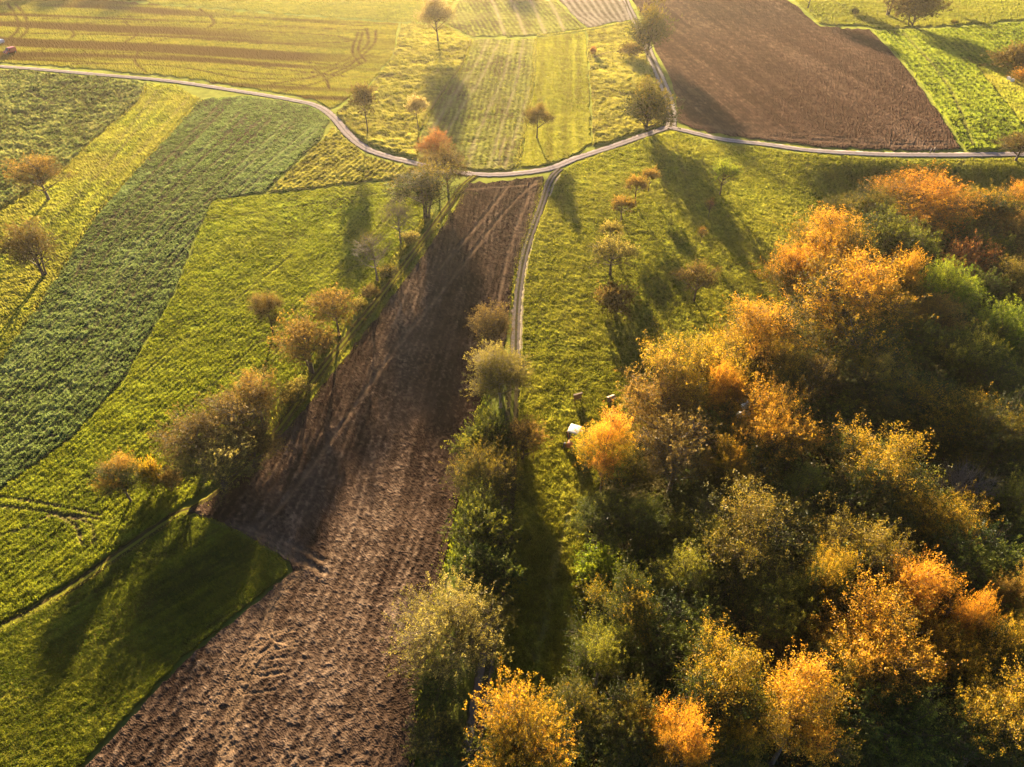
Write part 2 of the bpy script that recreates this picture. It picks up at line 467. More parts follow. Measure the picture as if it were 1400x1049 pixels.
field('bright_crop', S((1196,43),(1300,39),(1400,30),(1690,8),(1690,68),(1400,88),(1335,90),(1350,112),(1368,135),(1385,155),(1401,178),(1398,200),(1360,205),(1320,205),(1292,160),(1257,110),(1222,70)), M_BRIGHT, h_crop(.5, 1.1, 2.4, 28, .25), ((1240, 60), (1370, 190)), [([(1235,45),(1290,110),(1330,200)], .5, .15, .5)], tuft=(.3, .4, 'bright'))
field('meadow', S((1012,-110),(1690,-110),(1690,0),(1400,27),(1300,36),(1196,39),(1188,37),(1126,34),(1104,16),(1083,-5)), M_FAR, h_meadow(.3, 1.5, .2, 3, 29), ((1200, 20), (1390, 10)), tuft=(.2, .35, 'bright'))
field('grass_path', S((1338,92),(1400,90),(1690,72),(1690,200),(1405,200),(1404,177),(1387,153),(1370,133),(1352,111)), M_MEADOW, h_meadow(.2, 1.2, .3, 2, 30), ((1345, 95), (1400, 170)), tuft=(.15, .3, 'mid'))
field('orchard_meadow', S((768,236),(790,222),(830,209),(870,195),(918,180),(945,188),(990,198),(1050,205),(1110,212),(1200,218),(1260,219),(1320,219),(1400,218),(1690,216),(1690,330),(1300,330),(1115,352),(1055,440),(955,520),(868,598),(800,690),(800,1140),(668,1140),(658,1049),(668,960),(686,850),(702,750),(708,650),(710,560),(714,490),(714,440),(717,400),(723,355),(732,320),(745,287),(757,255)), M_MEADOW, h_meadow(.32, .62, .2, 2.0, 31), ((760, 240), (730, 500)), [([(1322,216),(1300,244),(1280,268)], .5, .06, .5), ([(800,640),(762,760),(735,900)], 1.0, .06, .4)], tuft=(.8, .3, 'mid'))
tp = [[(735,246),(690,290),(620,380),(540,480),(470,580),(400,675),(356,722)], [(700,248),(660,300),(600,370)], [(255,702),(300,716),(350,728),(395,745),(440,768)], [(275,716),(330,728),(390,752),(430,775)], [(280,724),(340,738),(400,765),(445,785)],
      [(420,780),(385,800),(372,830),(370,862),(380,880),(405,878)], [(410,790),(380,815),(365,850),(345,900),(320,960),(300,1049)], [(395,800),(372,835),(350,880),(320,925),(280,985),(225,1049)], [(402,884),(370,890),(352,905),(346,925),(385,921)], [(385,921),(350,930),(335,950),(375,945)], [(404,862),(372,868),(354,885)], [(408,872),(376,880),(356,898)], [(398,900),(362,905),(346,925)], [(392,912),(356,918),(340,940)], [(400,790),(375,830),(350,870),(330,930)], [(350,905),(330,950),(325,990),(310,1049)], [(640,260),(690,256),(740,252)], [(725,262),(700,330),(680,420)]]
field('ploughed_field', S((641,251),(700,247),(742,241),(744,246),(732,285),(717,330),(704,370),(697,420),(690,470),(662,540),(646,600),(629,680),(611,760),(591,850),(576,940),(566,1049),(560,1140),(30,1140),(118,1049),(252,905),(332,840),(401,782),(396,768),(340,734),(300,714),(257,700),(292,680),(342,640),(392,588),(432,540),(472,490),(522,425),(567,365),(607,308)), M_PLOUGH, h_plough(.19, 1.25, .36, 32), ((690, 290), (540, 1000)), [(p, .42, .2, .32) for p in tp[:5]] + [([(a + 3.6 * k, b + 1.6 * k) for a, b in p], .14, .05, .42) for p in (tp[5:9] + tp[10:11] + tp[15:16]) for k in (-1, 0, 1)] + [(p, .2, .05, .25) for p in tp[9:10] + tp[11:15]] + [(p, .4, .12, .5) for p in tp[16:]])
tl = [[(0, 1000 - 60 * k), (120, 930 - 56 * k), (250, 850 - 50 * k), (340, 790 - 40 * k)] for k in range(3)]
field('meadow', S((249,704),(298,719),(338,739),(390,770),(394,782),(328,836),(243,905),(107,1049),(20,1140),(-300,1140),(-300,985),(0,868),(100,812),(185,756)), M_LOWGR, h_meadow(.16, .4, .4, 1.0, 33), ((20, 980), (330, 790)), [(p, .35, .03, .12) for p in tl], tuft=(.8, .2, 'low'))
tm = [[(0,681),(60,690),(140,706)], [(0,694),(70,702),(135,712)], [(0,735),(40,722),(70,706)], [(70,704),(105,720),(113,745)], [(82,706),(125,718),(130,745)], [(0,775),(80,735),(130,690),(250,600),(330,530)], [(60,790),(130,745),(160,705)],
      [(150,690),(260,600),(350,510),(430,440)], [(160,695),(270,610),(360,520)], [(200,690),(280,625),(330,580)], [(140,560),(260,460),(400,350)], [(200,610),(300,520),(420,410)], [(290,300),(400,285),(540,262)], [(400,420),(480,350),(545,285)], [(415,430),(490,360),(550,300)]]
field('meadow', S((293,276),(360,268),(440,259),(545,248),(584,290),(539,350),(494,405),(449,460),(409,520),(364,580),(299,660),(244,694),(179,738),(99,794),(0,852),(-300,968),(-300,762),(0,674),(101,602),(171,522),(241,402),(271,322)), M_STRIP, h_crop(.26, .6, 1.05, 34, .18), ((120, 640), (450, 330)), [(p, .33, .1, .8) for p in tm[:5]] + [(p, .28, .08, .4) for p in tm[5:]], tuft=(.8, .28, 'young'))
tc_ = []
for k_ in range(5):
    f_ = (k_ + .5) / 5.2
    e0, e1, e2 = (0 + 150 * 0, 640 - 175 * f_ * .85), (165 + 85 * 0 - 60 * f_, 500 - 260 * f_), (400 - 140 * f_, 215 - 75 * f_)
    a_ = np.array([(-5 + 8 * f_, 650 - 150 * f_), (150 - 68 * f_, 515 - 130 * f_), (262 - 130 * f_, 335 - 35 * f_), (440 - 165 * f_, 178 - 36 * f_)])
    tc_ += [[tuple(q) for q in a_], [tuple(q + (9, 4)) for q in a_]]
field('dark_crop', S((277,137),(340,132),(410,144),(435,151),(451,165),(439,188),(359,264),(290,274),(267,321),(237,400),(167,520),(97,599),(0,670),(-300,757),(-300,702),(0,500),(40,440),(75,385),(130,300),(200,220)), M_CROP, h_crop(.34, .72, 1.0, 35, .3), ((40, 560), (360, 210)), [(p, .3, .1, .55) for p in tc_], tuft=(.8, .26, 'crop'))
tg = [[(215,125),(150,210),(80,280),(30,330)], [(222,128),(160,212),(92,282),(40,335)], [(258,135),(190,210),(115,285)]]
field('grass_strip', S((206,114),(240,117),(274,135),(197,219),(127,297),(72,384),(37,440),(0,497),(-300,692),(-300,452),(0,291),(90,233),(130,191),(191,141)), M_MEADOW, h_meadow(.2, .9, .3, 1.8, 36), ((60, 310), (225, 130)), [(p, .4, .05, .4) for p in tg], tuft=(.2, .26, 'mid'))
field('leafy_field', S((-300,73),(0,96),(120,105),(200,114),(189,139),(127,191),(87,231),(0,288),(-300,448)), M_LEAFY, h_crop(.55, 1.5, 2.0, 37, .3), ((40, 240), (180, 120)), [([(40,127),(55,135),(75,146)], .4, .1, .6)], tuft=(.3, .34, 'crop'))
field('rough_pasture', S((456,173),(475,194),(500,214),(530,223),(572,232),(550,243),(440,256),(366,264),(443,190)), M_ROUGH, h_crop(.4, 1.3, 1.6, 38, .3), ((380, 255), (470, 190)), [([(475,180),(488,203),(510,215)], .35, .06, .5), ([(370,266),(440,257),(545,246)], .5, .02, .3)], tuft=(.25, .32, 'pale'))
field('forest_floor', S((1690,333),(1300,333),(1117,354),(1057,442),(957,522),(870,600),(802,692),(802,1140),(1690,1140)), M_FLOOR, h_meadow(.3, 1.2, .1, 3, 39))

# ------------------------------------------------------------------ lanes
def lane_mat(name, twin, a, b, mid):
    t = NT(name)
    u = t.math('ABSOLUTE', t.attr('u'))
    n = t.noise(0.9, 5); n2 = t.noise(6.0, 3)
    c = t.mix(t.math('MULTIPLY', t.math('SUBTRACT', n, .3), 2.2, clamp=True), a, b)
    c = t.mix(t.math('MULTIPLY', n2, .35), c, tuple(x * .55 for x in a))
    un = t.math('ADD', u, t.math('MULTIPLY', t.math('SUBTRACT', t.noise(1.4, 3), .5), .35))
    if twin:
        g = t.math('MULTIPLY', t.math('SUBTRACT', .3, un), 12, clamp=True)
        c = t.mix(g, c, mid)
    else:
        c = t.mix(t.math('MULTIPLY', t.math('SUBTRACT', .28, un), 3.0, clamp=True), c, tuple(x * .5 for x in a))
    e = t.math('MULTIPLY', t.math('SUBTRACT', un, .86), 9, clamp=True)
    c = t.mix(e, c, mid)
    bs = t.n('ShaderNodeBsdfPrincipled'); t.l(c, bs.inputs['Base Color'])
    bs.inputs['Roughness'].default_value = .9; bs.inputs['Specular IOR Level'].default_value = 0.0
    t.l(t.bump(n2, .4, .05), bs.inputs['Normal'])
    t.l(bs.outputs[0], t.out.inputs['Surface'])
    return t.m

def lane(name, pix, width, mat, lift=0.1, jit=.15):
    wl = world_line(pix, 0.9)
    d = np.gradient(wl, axis=0); d /= np.linalg.norm(d, axis=1)[:, None] + 1e-9
    nrm = np.stack([-d[:, 1], d[:, 0]], 1)
    rng = np.random.default_rng(len(pix))
    us = np.array([-1.08, -1, -.7, -.45, -.2, .2, .45, .7, 1, 1.08])
    rows = []
    for k, uu in enumerate(us):
        j = rng.normal(0, jit, len(wl)) if k in (0, 1, 8, 9) else 0
        p = wl + nrm * (uu * width / 2 + j)[:, None] if not np.isscalar(j) else wl + nrm * (uu * width / 2)
        z = T(p[:, 0], p[:, 1]) + (lift * (1 - .25 * uu * uu) if abs(uu) < 1.05 else -0.04)
        rows.append(np.column_stack([p, z]))
    V = np.stack(rows, 1); n, m = V.shape[:2]
    ii = np.arange(n * m).reshape(n, m)
    F = np.stack([ii[:-1, :-1], ii[:-1, 1:], ii[1:, 1:], ii[1:, :-1]], -1).reshape(-1, 4)
    return tag(link(name, mesh_np(name, V.reshape(-1, 3), F, {'u': np.tile(us, n)}), mat), kind='structure')

L_MAIN = lane_mat('pale_tarmac', False, (.36, .29, .26), (.47, .39, .34), (.10, .09, .05))
L_TWIN = lane_mat('wheel_strips', True, (.36, .30, .24), (.45, .38, .30), (.12, .10, .05))
L_DARK = lane_mat('shade_toned_tarmac', True, (.15, .125, .11), (.2, .16, .13), (.065, .058, .028))  # dark tarmac; the shadow lying along the track is put into its colour
L_GRASS = lane_mat('grass_wheel_ruts', True, (.085, .065, .022), (.06, .045, .016), (.17, .165, .02))
lane_A = [(-300,62),(0,91),(120,101),(240,112),(340,127),(410,139),(437,147),(457,162),(476,184),(500,203),(530,214),(570,224),(620,235),(660,239),(700,238),(750,231),(790,216),(830,203),(870,189),(905,177),(918,173)]
lane_B = [(914,174),(945,181),(990,191),(1050,198),(1110,206),(1200,211),(1260,212),(1320,212),(1400,211),(1690,208)]
lane_C = [(917,174),(918,155),(912,130),(902,105),(891,80),(878,50),(864,20),(855,0),(830,-60),(815,-100)]
lane_D = [(766,231),(752,247),(739,285),(726,320),(716,355),(709,400),(706,440),(705,490),(700,560),(697,650),(690,750),(677,850),(662,940),(652,1000),(645,1049),(630,1150)]
lane_E = [(650,240),(632,256),(600,300),(562,352),(516,412),(474,464),(434,514),(402,558),(370,602),(322,656),(276,692),(240,706),(180,747),(100,802),(0,860),(-300,980)]
lane('lane', lane_A, 2.9, L_MAIN)
lane('lane', lane_B, 3.0, L_MAIN, .104)
lane('farm_track', lane_C, 3.4, L_TWIN, .108)
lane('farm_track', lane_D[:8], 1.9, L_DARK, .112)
lane('farm_track', lane_D[7:12], 2.2, lane_mat('overgrown_ruts', True, (.075, .06, .03), (.06, .05, .025), (.07, .075, .014)), .116, .2)
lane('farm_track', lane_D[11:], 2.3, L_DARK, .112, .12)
lane('grass_track', lane_E, 1.9, L_GRASS, .12, .15)
lane('gravel_verge', [(771,237),(760,250),(747,288),(734,322),(724,357),(717,400),(714,440),(713,480)], .85, lane_mat('pale_gravel', False, (.36, .29, .2), (.45, .37, .26), (.2, .17, .07)), .125, .12)

# ------------------------------------------------------------------ trees
def tube(pts, rad, sides, V, F):
    pts = np.asarray(pts, float); n = len(pts)
    d = np.gradient(pts, axis=0); d /= np.linalg.norm(d, axis=1)[:, None] + 1e-9
    ref = np.array([0.31, 0.95, 0.07]); a = np.cross(d, ref); a /= np.linalg.norm(a, axis=1)[:, None] + 1e-9
    b = np.cross(d, a)
    th = np.arange(sides) * 2 * math.pi / sides
    ring = pts[:, None] + np.asarray(rad)[:, None, None] * (np.cos(th)[None, :, None] * a[:, None] + np.sin(th)[None, :, None] * b[:, None])
    base = sum(len(v) for v in V)
    V.append(ring.reshape(-1, 3))
    ii = base + np.arange(n * sides).reshape(n, sides); jj = np.roll(ii, -1, 1)
    F.append(np.stack([ii[:-1], jj[:-1], jj[1:], ii[1:]], -1).reshape(-1, 4))

def unit(v):
    return v / (np.linalg.norm(v, axis=-1, keepdims=True) + 1e-9)

PROTO = {}
def make_proto(key, seed, H, R, cb, nl, ns, lps, sl, leaf, up=.35, shape=1.0, rtrunk=.34, twig=.018, tight=.24, flat=1.0, multi=1, low=-.35):
    """one tree: trunk with limbs and twigs, crown of leaf-sized faces gathered in sprays around the limb ends"""
    g = np.random.default_rng(seed)
    zc, zr = H * (cb + 1) / 2, H * (1 - cb) / 2
    V, F = [], []
    # trunks
    tips = []
    k = np.arange(nl) + .5
    phi = np.arccos(1 - (1 - (low + 1) / 2) * 2 * k / nl * 1.0) if False else np.arccos(1 - (1 - low) * k / nl)
    th = k * 2.399963 + g.uniform(-.4, .4, nl)
    D = np.stack([np.sin(phi) * np.cos(th), np.sin(phi) * np.sin(th), np.cos(phi)], 1)
    D = unit(D + g.normal(0, .13, D.shape))
    rad = g.uniform(.42, 1.15, nl)
    rr = np.sign(D[:, 2]) * np.abs(D[:, 2]) ** shape
    tip = np.stack([D[:, 0] * R * rad, D[:, 1] * R * rad, zc + rr * zr * rad * flat], 1)
    lean = g.normal(0, .03, 2) * H
    trunks = []
    for j in range(multi):
        off = np.zeros(3) if multi == 1 else np.append(g.normal(0, .09, 2) * R, 0)
        top = np.array([lean[0] + off[0] * 3, lean[1] + off[1] * 3, H * (.8 if multi == 1 else .7)])
        s = np.linspace(0, 1, 8)[:, None]
        tr = off + (top - off) * s + np.concatenate([g.normal(0, .012 * H, (8, 2)) * s, np.zeros((8, 1))], 1)
        r = rtrunk * (1 - s[:, 0]) ** .8 * (1 if multi == 1 else .6) + .03
        r[0] *= 1.35
        tr[0, 2] = -0.35
        tube(tr, r, 7, V, F); trunks.append(tr)
    for i in range(nl):
        tr = trunks[i % multi]
        hz = np.hypot(*(tip[i, :2]))
        z0 = np.clip(tip[i, 2] - hz * g.uniform(.5, 1.0), H * cb * .75, H * .74)
        p0 = np.array([np.interp(z0, tr[:, 2], tr[:, c]) for c in range(3)])
        p1 = p0 + (tip[i] - p0) * .5 + np.array([0, 0, -.06 * hz]) + g.normal(0, .05 * R, 3)
        s = np.linspace(0, 1, 6)[:, None]
        lp = (1 - s) ** 2 * p0 + 2 * s * (1 - s) * p1 + s ** 2 * tip[i]
        r0 = rtrunk * .5 * (1 - .6 * z0 / H)
        tube(lp, r0 * (1 - s[:, 0]) + .02, 4, V, F)
    # sprays
    li = g.choice(nl, ns, p=(lambda q: q / q.sum())(g.uniform(.35, 1.6, nl)))
    c = np.array([0, 0, zc - .25 * zr])
    start = tip[li] * 1.0 - (tip[li] - c) * (g.random((ns, 1)) ** 1.5) * .35 + g.normal(0, tight * R, (ns, 3)) * np.array([1, 1, .75])
    outw = unit(start - c)
    dr = unit(outw * .8 + g.normal(0, .45, (ns, 3)) + np.array([0, 0, up]))
    ln = sl * g.uniform(.55, 1.25, ns)
    end = start + dr * ln[:, None] - np.array([0, 0, .1]) * ln[:, None]
    if twig > 0:
        # twigs: slim three-sided slivers from the limb ends to the spray tips
        A = tip[li] * .55 + start * .45 - dr * ln[:, None] * .3
        side = unit(np.cross(dr, [.2, .3, .93])) * twig; s2 = unit(np.cross(dr, side)) * twig
        Vt = np.stack([A + side, A - side * .5 + s2 * .87, A - side * .5 - s2 * .87, end, end + side * .1, end - s2 * .1], 1).reshape(-1, 3)
        b = sum(len(v) for v in V) + np.arange(ns)[:, None] * 6
        for q in ((0, 1, 4, 3), (1, 2, 5, 4), (2, 0, 3, 5)):
            F.append(b + np.array(q))
        V.append(Vt)
    tm = mesh_np(key + '_trunk', np.vstack(V), np.vstack(F))
    # leaves
    n = ns * lps
    si = np.repeat(np.arange(ns), lps)
    t = g.random(n) ** .8
    pos = start[si] + (end - start)[si] * t[:, None] + g.normal(0, 1, (n, 3)) * (.15 * sl * (1.15 - .8 * t))[:, None]
    nr = unit(g.normal(0, 1, (n, 3)) + np.array([0, 0, .35]) + .3 * outw[si])
    ax_ = unit(np.cross(nr, g.normal(0, 1, (n, 3)))); bx_ = np.cross(nr, ax_)
    sz = leaf * (g.uniform(.55, 1.35, n) * g.uniform(.7, 1.25, ns)[si])[:, None]
    P = np.stack([pos - ax_ * sz * .62, pos + bx_ * sz * .38 + nr * sz * .08, pos + ax_ * sz * .62, pos - bx_ * sz * .38 + nr * sz * .08], 1)
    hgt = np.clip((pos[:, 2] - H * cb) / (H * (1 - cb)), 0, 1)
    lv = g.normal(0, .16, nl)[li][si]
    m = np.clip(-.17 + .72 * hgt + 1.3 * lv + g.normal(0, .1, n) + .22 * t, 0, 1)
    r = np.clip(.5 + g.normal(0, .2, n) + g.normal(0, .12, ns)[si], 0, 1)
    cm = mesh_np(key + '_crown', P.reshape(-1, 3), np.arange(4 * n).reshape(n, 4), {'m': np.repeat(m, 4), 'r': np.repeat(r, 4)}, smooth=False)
    PROTO[key] = (tm, cm, H, R, cb)

make_proto('broad', 1, 17, 5.8, .25, 32, 2500, 25, 1.3, 0.155)
make_proto('broad2', 2, 17, 5.8, .22, 26, 2400, 25, 1.45, 0.16, tight=.21)
make_proto('broad3', 3, 17, 5.8, .25, 38, 2500, 25, 1.25, 0.155, tight=.22, up=.2)
make_proto('spray', 4, 17, 5.8, .25, 26, 2000, 25, 2.1, 0.15, up=.75, tight=.21)
make_proto('spray2', 5, 17, 5.8, .22, 21, 2000, 25, 2.3, 0.148, up=.6, tight=.19)
make_proto('spray3', 6, 17, 5.8, .25, 32, 2050, 25, 1.9, 0.15, up=.45, tight=.2)
make_proto('gappy', 7, 17, 5.8, .25, 20, 1600, 25, 1.9, 0.15, up=.4, tight=.18)
make_proto('gappy2', 8, 17, 5.8, .3, 15, 1400, 25, 1.8, 0.15, up=.3, tight=.16)
make_proto('thin', 9, 15, 5.5, .22, 36, 1100, 15, 1.5, .19, up=.4, tight=.21, twig=.02)
make_proto('thin2', 10, 15, 5.5, .16, 44, 1300, 16, 1.4, .18, up=.35, tight=.21, twig=.02, multi=3)
make_proto('bare', 11, 12, 4.2, .3, 36, 800, 4, 1.5, .12, up=.5, tight=.17, twig=.022, rtrunk=.2)
make_proto('dead', 12, 15, 4.6, .4, 40, 620, 1, 2.0, .06, up=.7, tight=.12, twig=.03, rtrunk=.24)
make_proto('orchard', 13, 6.2, 3.4, .46, 24, 750, 12, .9, .13, up=.3, tight=.18, flat=.9, rtrunk=.2, twig=.022, low=-.05)
make_proto('orchard2', 14, 5.2, 2.4, .48, 18, 560, 13, .75, .13, up=.4, tight=.17, rtrunk=.15, twig=.018, low=-.05)
make_proto('bush', 15, 4.5, 3.2, .02, 28, 600, 16, .8, .22, up=.35, tight=.22, multi=4, rtrunk=.1, twig=.012, low=-.2)
make_proto('poplar', 16, 15, 3.6, .36, 34, 700, 20, 1.1, .24, up=.5, tight=.23, rtrunk=.2)
make_proto('vase', 17, 9, 3.0, .25, 22, 480, 18, 1.3, .2, up=1.1, tight=.18, rtrunk=.14, low=.1)
make_proto('round', 18, 15, 6.2, .12, 44, 1150, 20, 1.2, .31, up=.2, tight=.21)
make_proto('hedge', 19, 9, 4.4, .04, 40, 1500, 24, 1.0, .18, up=.35, tight=.23, multi=3, rtrunk=.14)

make_proto('feather', 20, 11, 5.6, .03, 48, 2600, 20, 1.35, .125, up=.4, tight=.22, twig=.02, multi=4, rtrunk=.13)
make_proto('full', 21, 15, 6.2, .05, 48, 1500, 20, 1.2, .26, up=.25, tight=.22, low=-.7)
BK = {'grey': bark_mat('grey_bark', (.09, .07, .055), (.2, .16, .13)), 'brown': bark_mat('brown_bark', (.05, .035, .025), (.12, .085, .06)),
      'pale': bark_mat('pale_bark', (.2, .16, .12), (.36, .3, .24)), 'dark': bark_mat('dark_bark', (.025, .018, .012), (.06, .045, .03))}
PAL = {  # darker first stops: shade low in the crowns painted in, along with autumn colour
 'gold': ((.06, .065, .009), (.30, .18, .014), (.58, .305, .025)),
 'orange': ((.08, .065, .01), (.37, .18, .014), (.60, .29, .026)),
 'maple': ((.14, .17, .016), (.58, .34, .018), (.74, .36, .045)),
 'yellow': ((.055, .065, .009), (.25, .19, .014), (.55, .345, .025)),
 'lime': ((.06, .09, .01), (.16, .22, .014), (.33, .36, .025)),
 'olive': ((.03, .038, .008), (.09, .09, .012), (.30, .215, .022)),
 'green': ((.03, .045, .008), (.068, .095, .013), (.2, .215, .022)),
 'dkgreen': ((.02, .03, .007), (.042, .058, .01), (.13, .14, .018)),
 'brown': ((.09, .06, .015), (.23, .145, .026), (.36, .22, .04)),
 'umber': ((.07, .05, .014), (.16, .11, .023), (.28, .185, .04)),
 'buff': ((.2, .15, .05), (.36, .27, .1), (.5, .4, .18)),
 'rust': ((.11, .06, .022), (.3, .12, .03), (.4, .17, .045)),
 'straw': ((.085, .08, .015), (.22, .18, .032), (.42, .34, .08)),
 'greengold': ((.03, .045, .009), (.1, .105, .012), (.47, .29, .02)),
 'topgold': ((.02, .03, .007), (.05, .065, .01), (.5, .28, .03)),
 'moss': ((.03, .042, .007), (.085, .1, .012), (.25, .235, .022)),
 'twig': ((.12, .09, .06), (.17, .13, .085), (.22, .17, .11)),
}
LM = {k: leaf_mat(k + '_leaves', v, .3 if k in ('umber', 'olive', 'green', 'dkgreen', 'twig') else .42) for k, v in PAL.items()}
TRNG = np.random.default_rng(5)

def tree(px, py, w, H, proto, pal, label, cat='tree', group='trees of the autumn forest', bark='brown', base=None, name=None, floor=None):
    """crown centre at pixel (px, py), w pixels wide; or, with base, the foot at that pixel"""
    tm, cm, h0, r0, cb = PROTO[proto]
    hc = H * (cb + 1) / 2
    x, y, z, d = G(px, py, hc)
    dia = w * d / F0
    if base is not None:
        x, y, z, d2 = G(*base)
        dia = w * d2 / F0
    s = dia / (2 * r0 * (1.0 if group == 'trees of the autumn forest' else 1.04))
    o = empty(name or {'bush': 'bush'}.get(cat, 'tree'), (x, y, z), float(TRNG.uniform(0, 6.28)), (s, s, H / (h0 * 1.03)))
    tag(o, label, cat, group)
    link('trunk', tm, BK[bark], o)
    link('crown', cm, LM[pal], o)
    return o

GH, GO, GF = 'trees of the hedgerow beside the ploughed field', 'fruit trees in the orchard meadow', 'trees scattered among the far fields'
GT = 'trees and bushes along the farm track'
# -- far fields
tree(0, 0, 31, 15.2, 'poplar', 'umber', 'tall slim brown tree with a long bare trunk beside the bend of the lane', group=GF, base=(503,181))
tree(0, 0, 26, 9.5, 'vase', 'buff', 'small fan shaped pale brown tree in the rough pasture beside the dry ditch', group=GF, base=(572,176))
tree(0, 0, 36, 10.5, 'gappy', 'umber', 'dark gappy tree standing alone on the smooth mown strip', group=GF, bark='dark', base=(734,190))
tree(0, 0, 42, 17.5, 'broad3', 'buff', 'tall pale buff tree at the head of the rough pasture', group=GF, base=(599,58))
tree(0, 0, 66, 14.5, 'full', 'olive', 'broad round olive gold tree in the corner by the lane junction', group=GF, base=(884,178))
tree(0, 0, 50, 19, 'full', 'olive', 'tall olive brown tree beside the twin track by the ploughed field', group=GF, base=(885,76))
tree(0, 0, 30, 5, 'bush', 'umber', 'low brown bush at the foot of the tall tree by the twin track', 'bush', GF, base=(862,78))
tree(0, 0, 8, 3.2, 'bush', 'rust', 'tiny reddish shrub at the edge of the leafy field', 'bush', GF, base=(811,76))
tree(0, 0, 30, 14, 'broad2', 'olive', 'olive tree at the far corner of the big ploughed field', group=GF, base=(1104,12))
tree(0, 0, 24, 11, 'thin', 'umber', 'thin brown tree behind the far corner of the ploughed field', group=GF, base=(1130,-2))
tree(0, 0, 56, 17, 'hedge', 'umber', 'large dense brown thicket tree at the head of the bright green crop', group=GF, base=(1246,36))
tree(0, 0, 46, 19, 'thin2', 'brown', 'brown twiggy tree leaning behind the dense thicket tree', group=GF, base=(1214,22))
tree(0, 0, 14, 7, 'orchard2', 'umber', 'small lone tree on the bright far meadow beyond the thicket', group=GF, base=(1282,12))
tree(0, 0, 9, 3, 'bush', 'dkgreen', 'tiny dark shrub alone on the far pasture beside a long tree shadow', 'bush', GF, base=(1168,21))
tree(0, 0, 9, 2, 'bush', 'olive', 'tiny round shrub on the edge between far meadow and bright crop', 'bush', GF, base=(1304,34))
tree(0, 0, 60, 13, 'hedge', 'umber', 'dark shaggy dense tree beside the grass path at the picture edge', group=GF, bark='dark', base=(1392,104))
tree(0, 0, 50, 9, 'broad3', 'orange', 'round orange tree on the grass path in front of the dark shaggy tree', group=GF, base=(1406,132))
tree(0, 0, 58, 8.5, 'thin', 'umber', 'sparse twiggy brown tree on the lane edge above the forest', group=GF, base=(1388,222))
for i, (bx, hh, ww) in enumerate([(10, 13, 34), (48, 17, 44), (95, 15, 40), (140, 16, 44), (185, 14, 38), (225, 17, 44), (513, 11, 22), (690, 17, 34)]):
    tree(0, 0, ww, hh, ['broad', 'round', 'broad3'][i % 3], 'umber', 'tree standing beyond the top edge of the picture, seen only by its long shadow', group='trees beyond the top edge', base=(bx, -30 - 3 * (i % 2)))
# -- upper-left meadow trees
tree(50, 238, 66, 12, 'thin', 'brown', 'leaning round brown tree on the grass strip beside the leafy field', group=GF)
tree(40, 336, 70, 13, 'thin2', 'umber', 'broad golden brown tree at the edge of the dark crop with a long shadow', group=GF)
# -- hedgerow along the grass track
tree(0, 0, 50, 11, 'gappy', 'rust', 'rust red tree top rising behind the lane at the head of the hedgerow', group=GH, base=(598,238))
tree(0, 0, 62, 12, 'thin2', 'umber', 'brown twiggy tree between the rust red tree and the track head', group=GH, base=(612,262))
tree(0, 0, 88, 13.5, 'thin2', 'olive', 'wide olive brown multi stemmed tree below the lane at the hedgerow head', group=GH, base=(583,298))
tree(0, 0, 48, 11, 'bare', 'twig', 'nearly bare tree next below the wide olive brown tree', group=GH, bark='grey', base=(548,334))
tree(0, 0, 54, 11.6, 'bare', 'olive', 'bare spreading tree with a greenish haze of twigs and a long trunk shadow', group=GH, bark='grey', base=(516,384))
tree(0, 0, 58, 11, 'thin', 'brown', 'golden brown tree on a slim trunk beside the grass track', group=GH, base=(464,460))
tree(0, 0, 74, 12.5, 'thin2', 'brown', 'large golden brown tree between the slim trunk tree and the brown thicket', group=GH, base=(427,511))
tree(0, 0, 46, 9.5, 'gappy', 'umber', 'small dark brown tree standing in the green field off the hedgerow', group=GH, bark='dark', base=(374,458))
tree(350, 545, 78, 10.5, 'thin2', 'brown', 'brown tree at the upper end of the big thicket', group=GH)
tree(318, 575, 86, 11, 'thin', 'umber', 'grey brown twiggy tree in the middle of the big thicket', group=GH, bark='grey')
tree(268, 601, 94, 11, 'thin2', 'umber', 'pale twiggy tree on the field side of the big thicket', group=GH, bark='grey')
tree(295, 635, 98, 9, 'thin2', 'straw', 'yellowish brown tree at the lower end of the big thicket', group=GH)
tree(340, 610, 66, 7, 'hedge', 'umber', 'low brown shrubby tree under the big thicket on the track side', group=GH)
tree(163, 655, 64, 8.5, 'gappy', 'topgold', 'dark green tree with an orange top near the wheel ruts', group=GH)
tree(205, 649, 32, 5.5, 'bush', 'yellow', 'small yellow green tree beside the tree with the orange top', group=GH)
tree(232, 656, 32, 3.6, 'bush', 'umber', 'small dark reddish bush at the foot of the big thicket', 'bush', GH)
for i, (a, b, w, p, lab) in enumerate([(530, 372, 26, 'olive', 'low olive bush on the bank below the bare tree'), (505, 400, 24, 'umber', 'low dark bush on the bank at the foot of the greenish bare tree'), (490, 418, 22, 'straw', 'low straw coloured bush on the bank above the slim trunk tree'),
        (560, 325, 26, 'straw', 'low dry bush on the bank beside the nearly bare tree'), (408, 530, 30, 'straw', 'low yellowish bush at the foot of the large golden tree'), (398, 545, 28, 'olive', 'low olive bush between the golden tree and the big thicket'), (445, 470, 22, 'olive', 'low green bush between the golden tree and the slim trunk tree')]):
    tree(a, b, w, 2.2, 'bush', p, lab, 'bush', 'low bushes on the hedgerow bank')
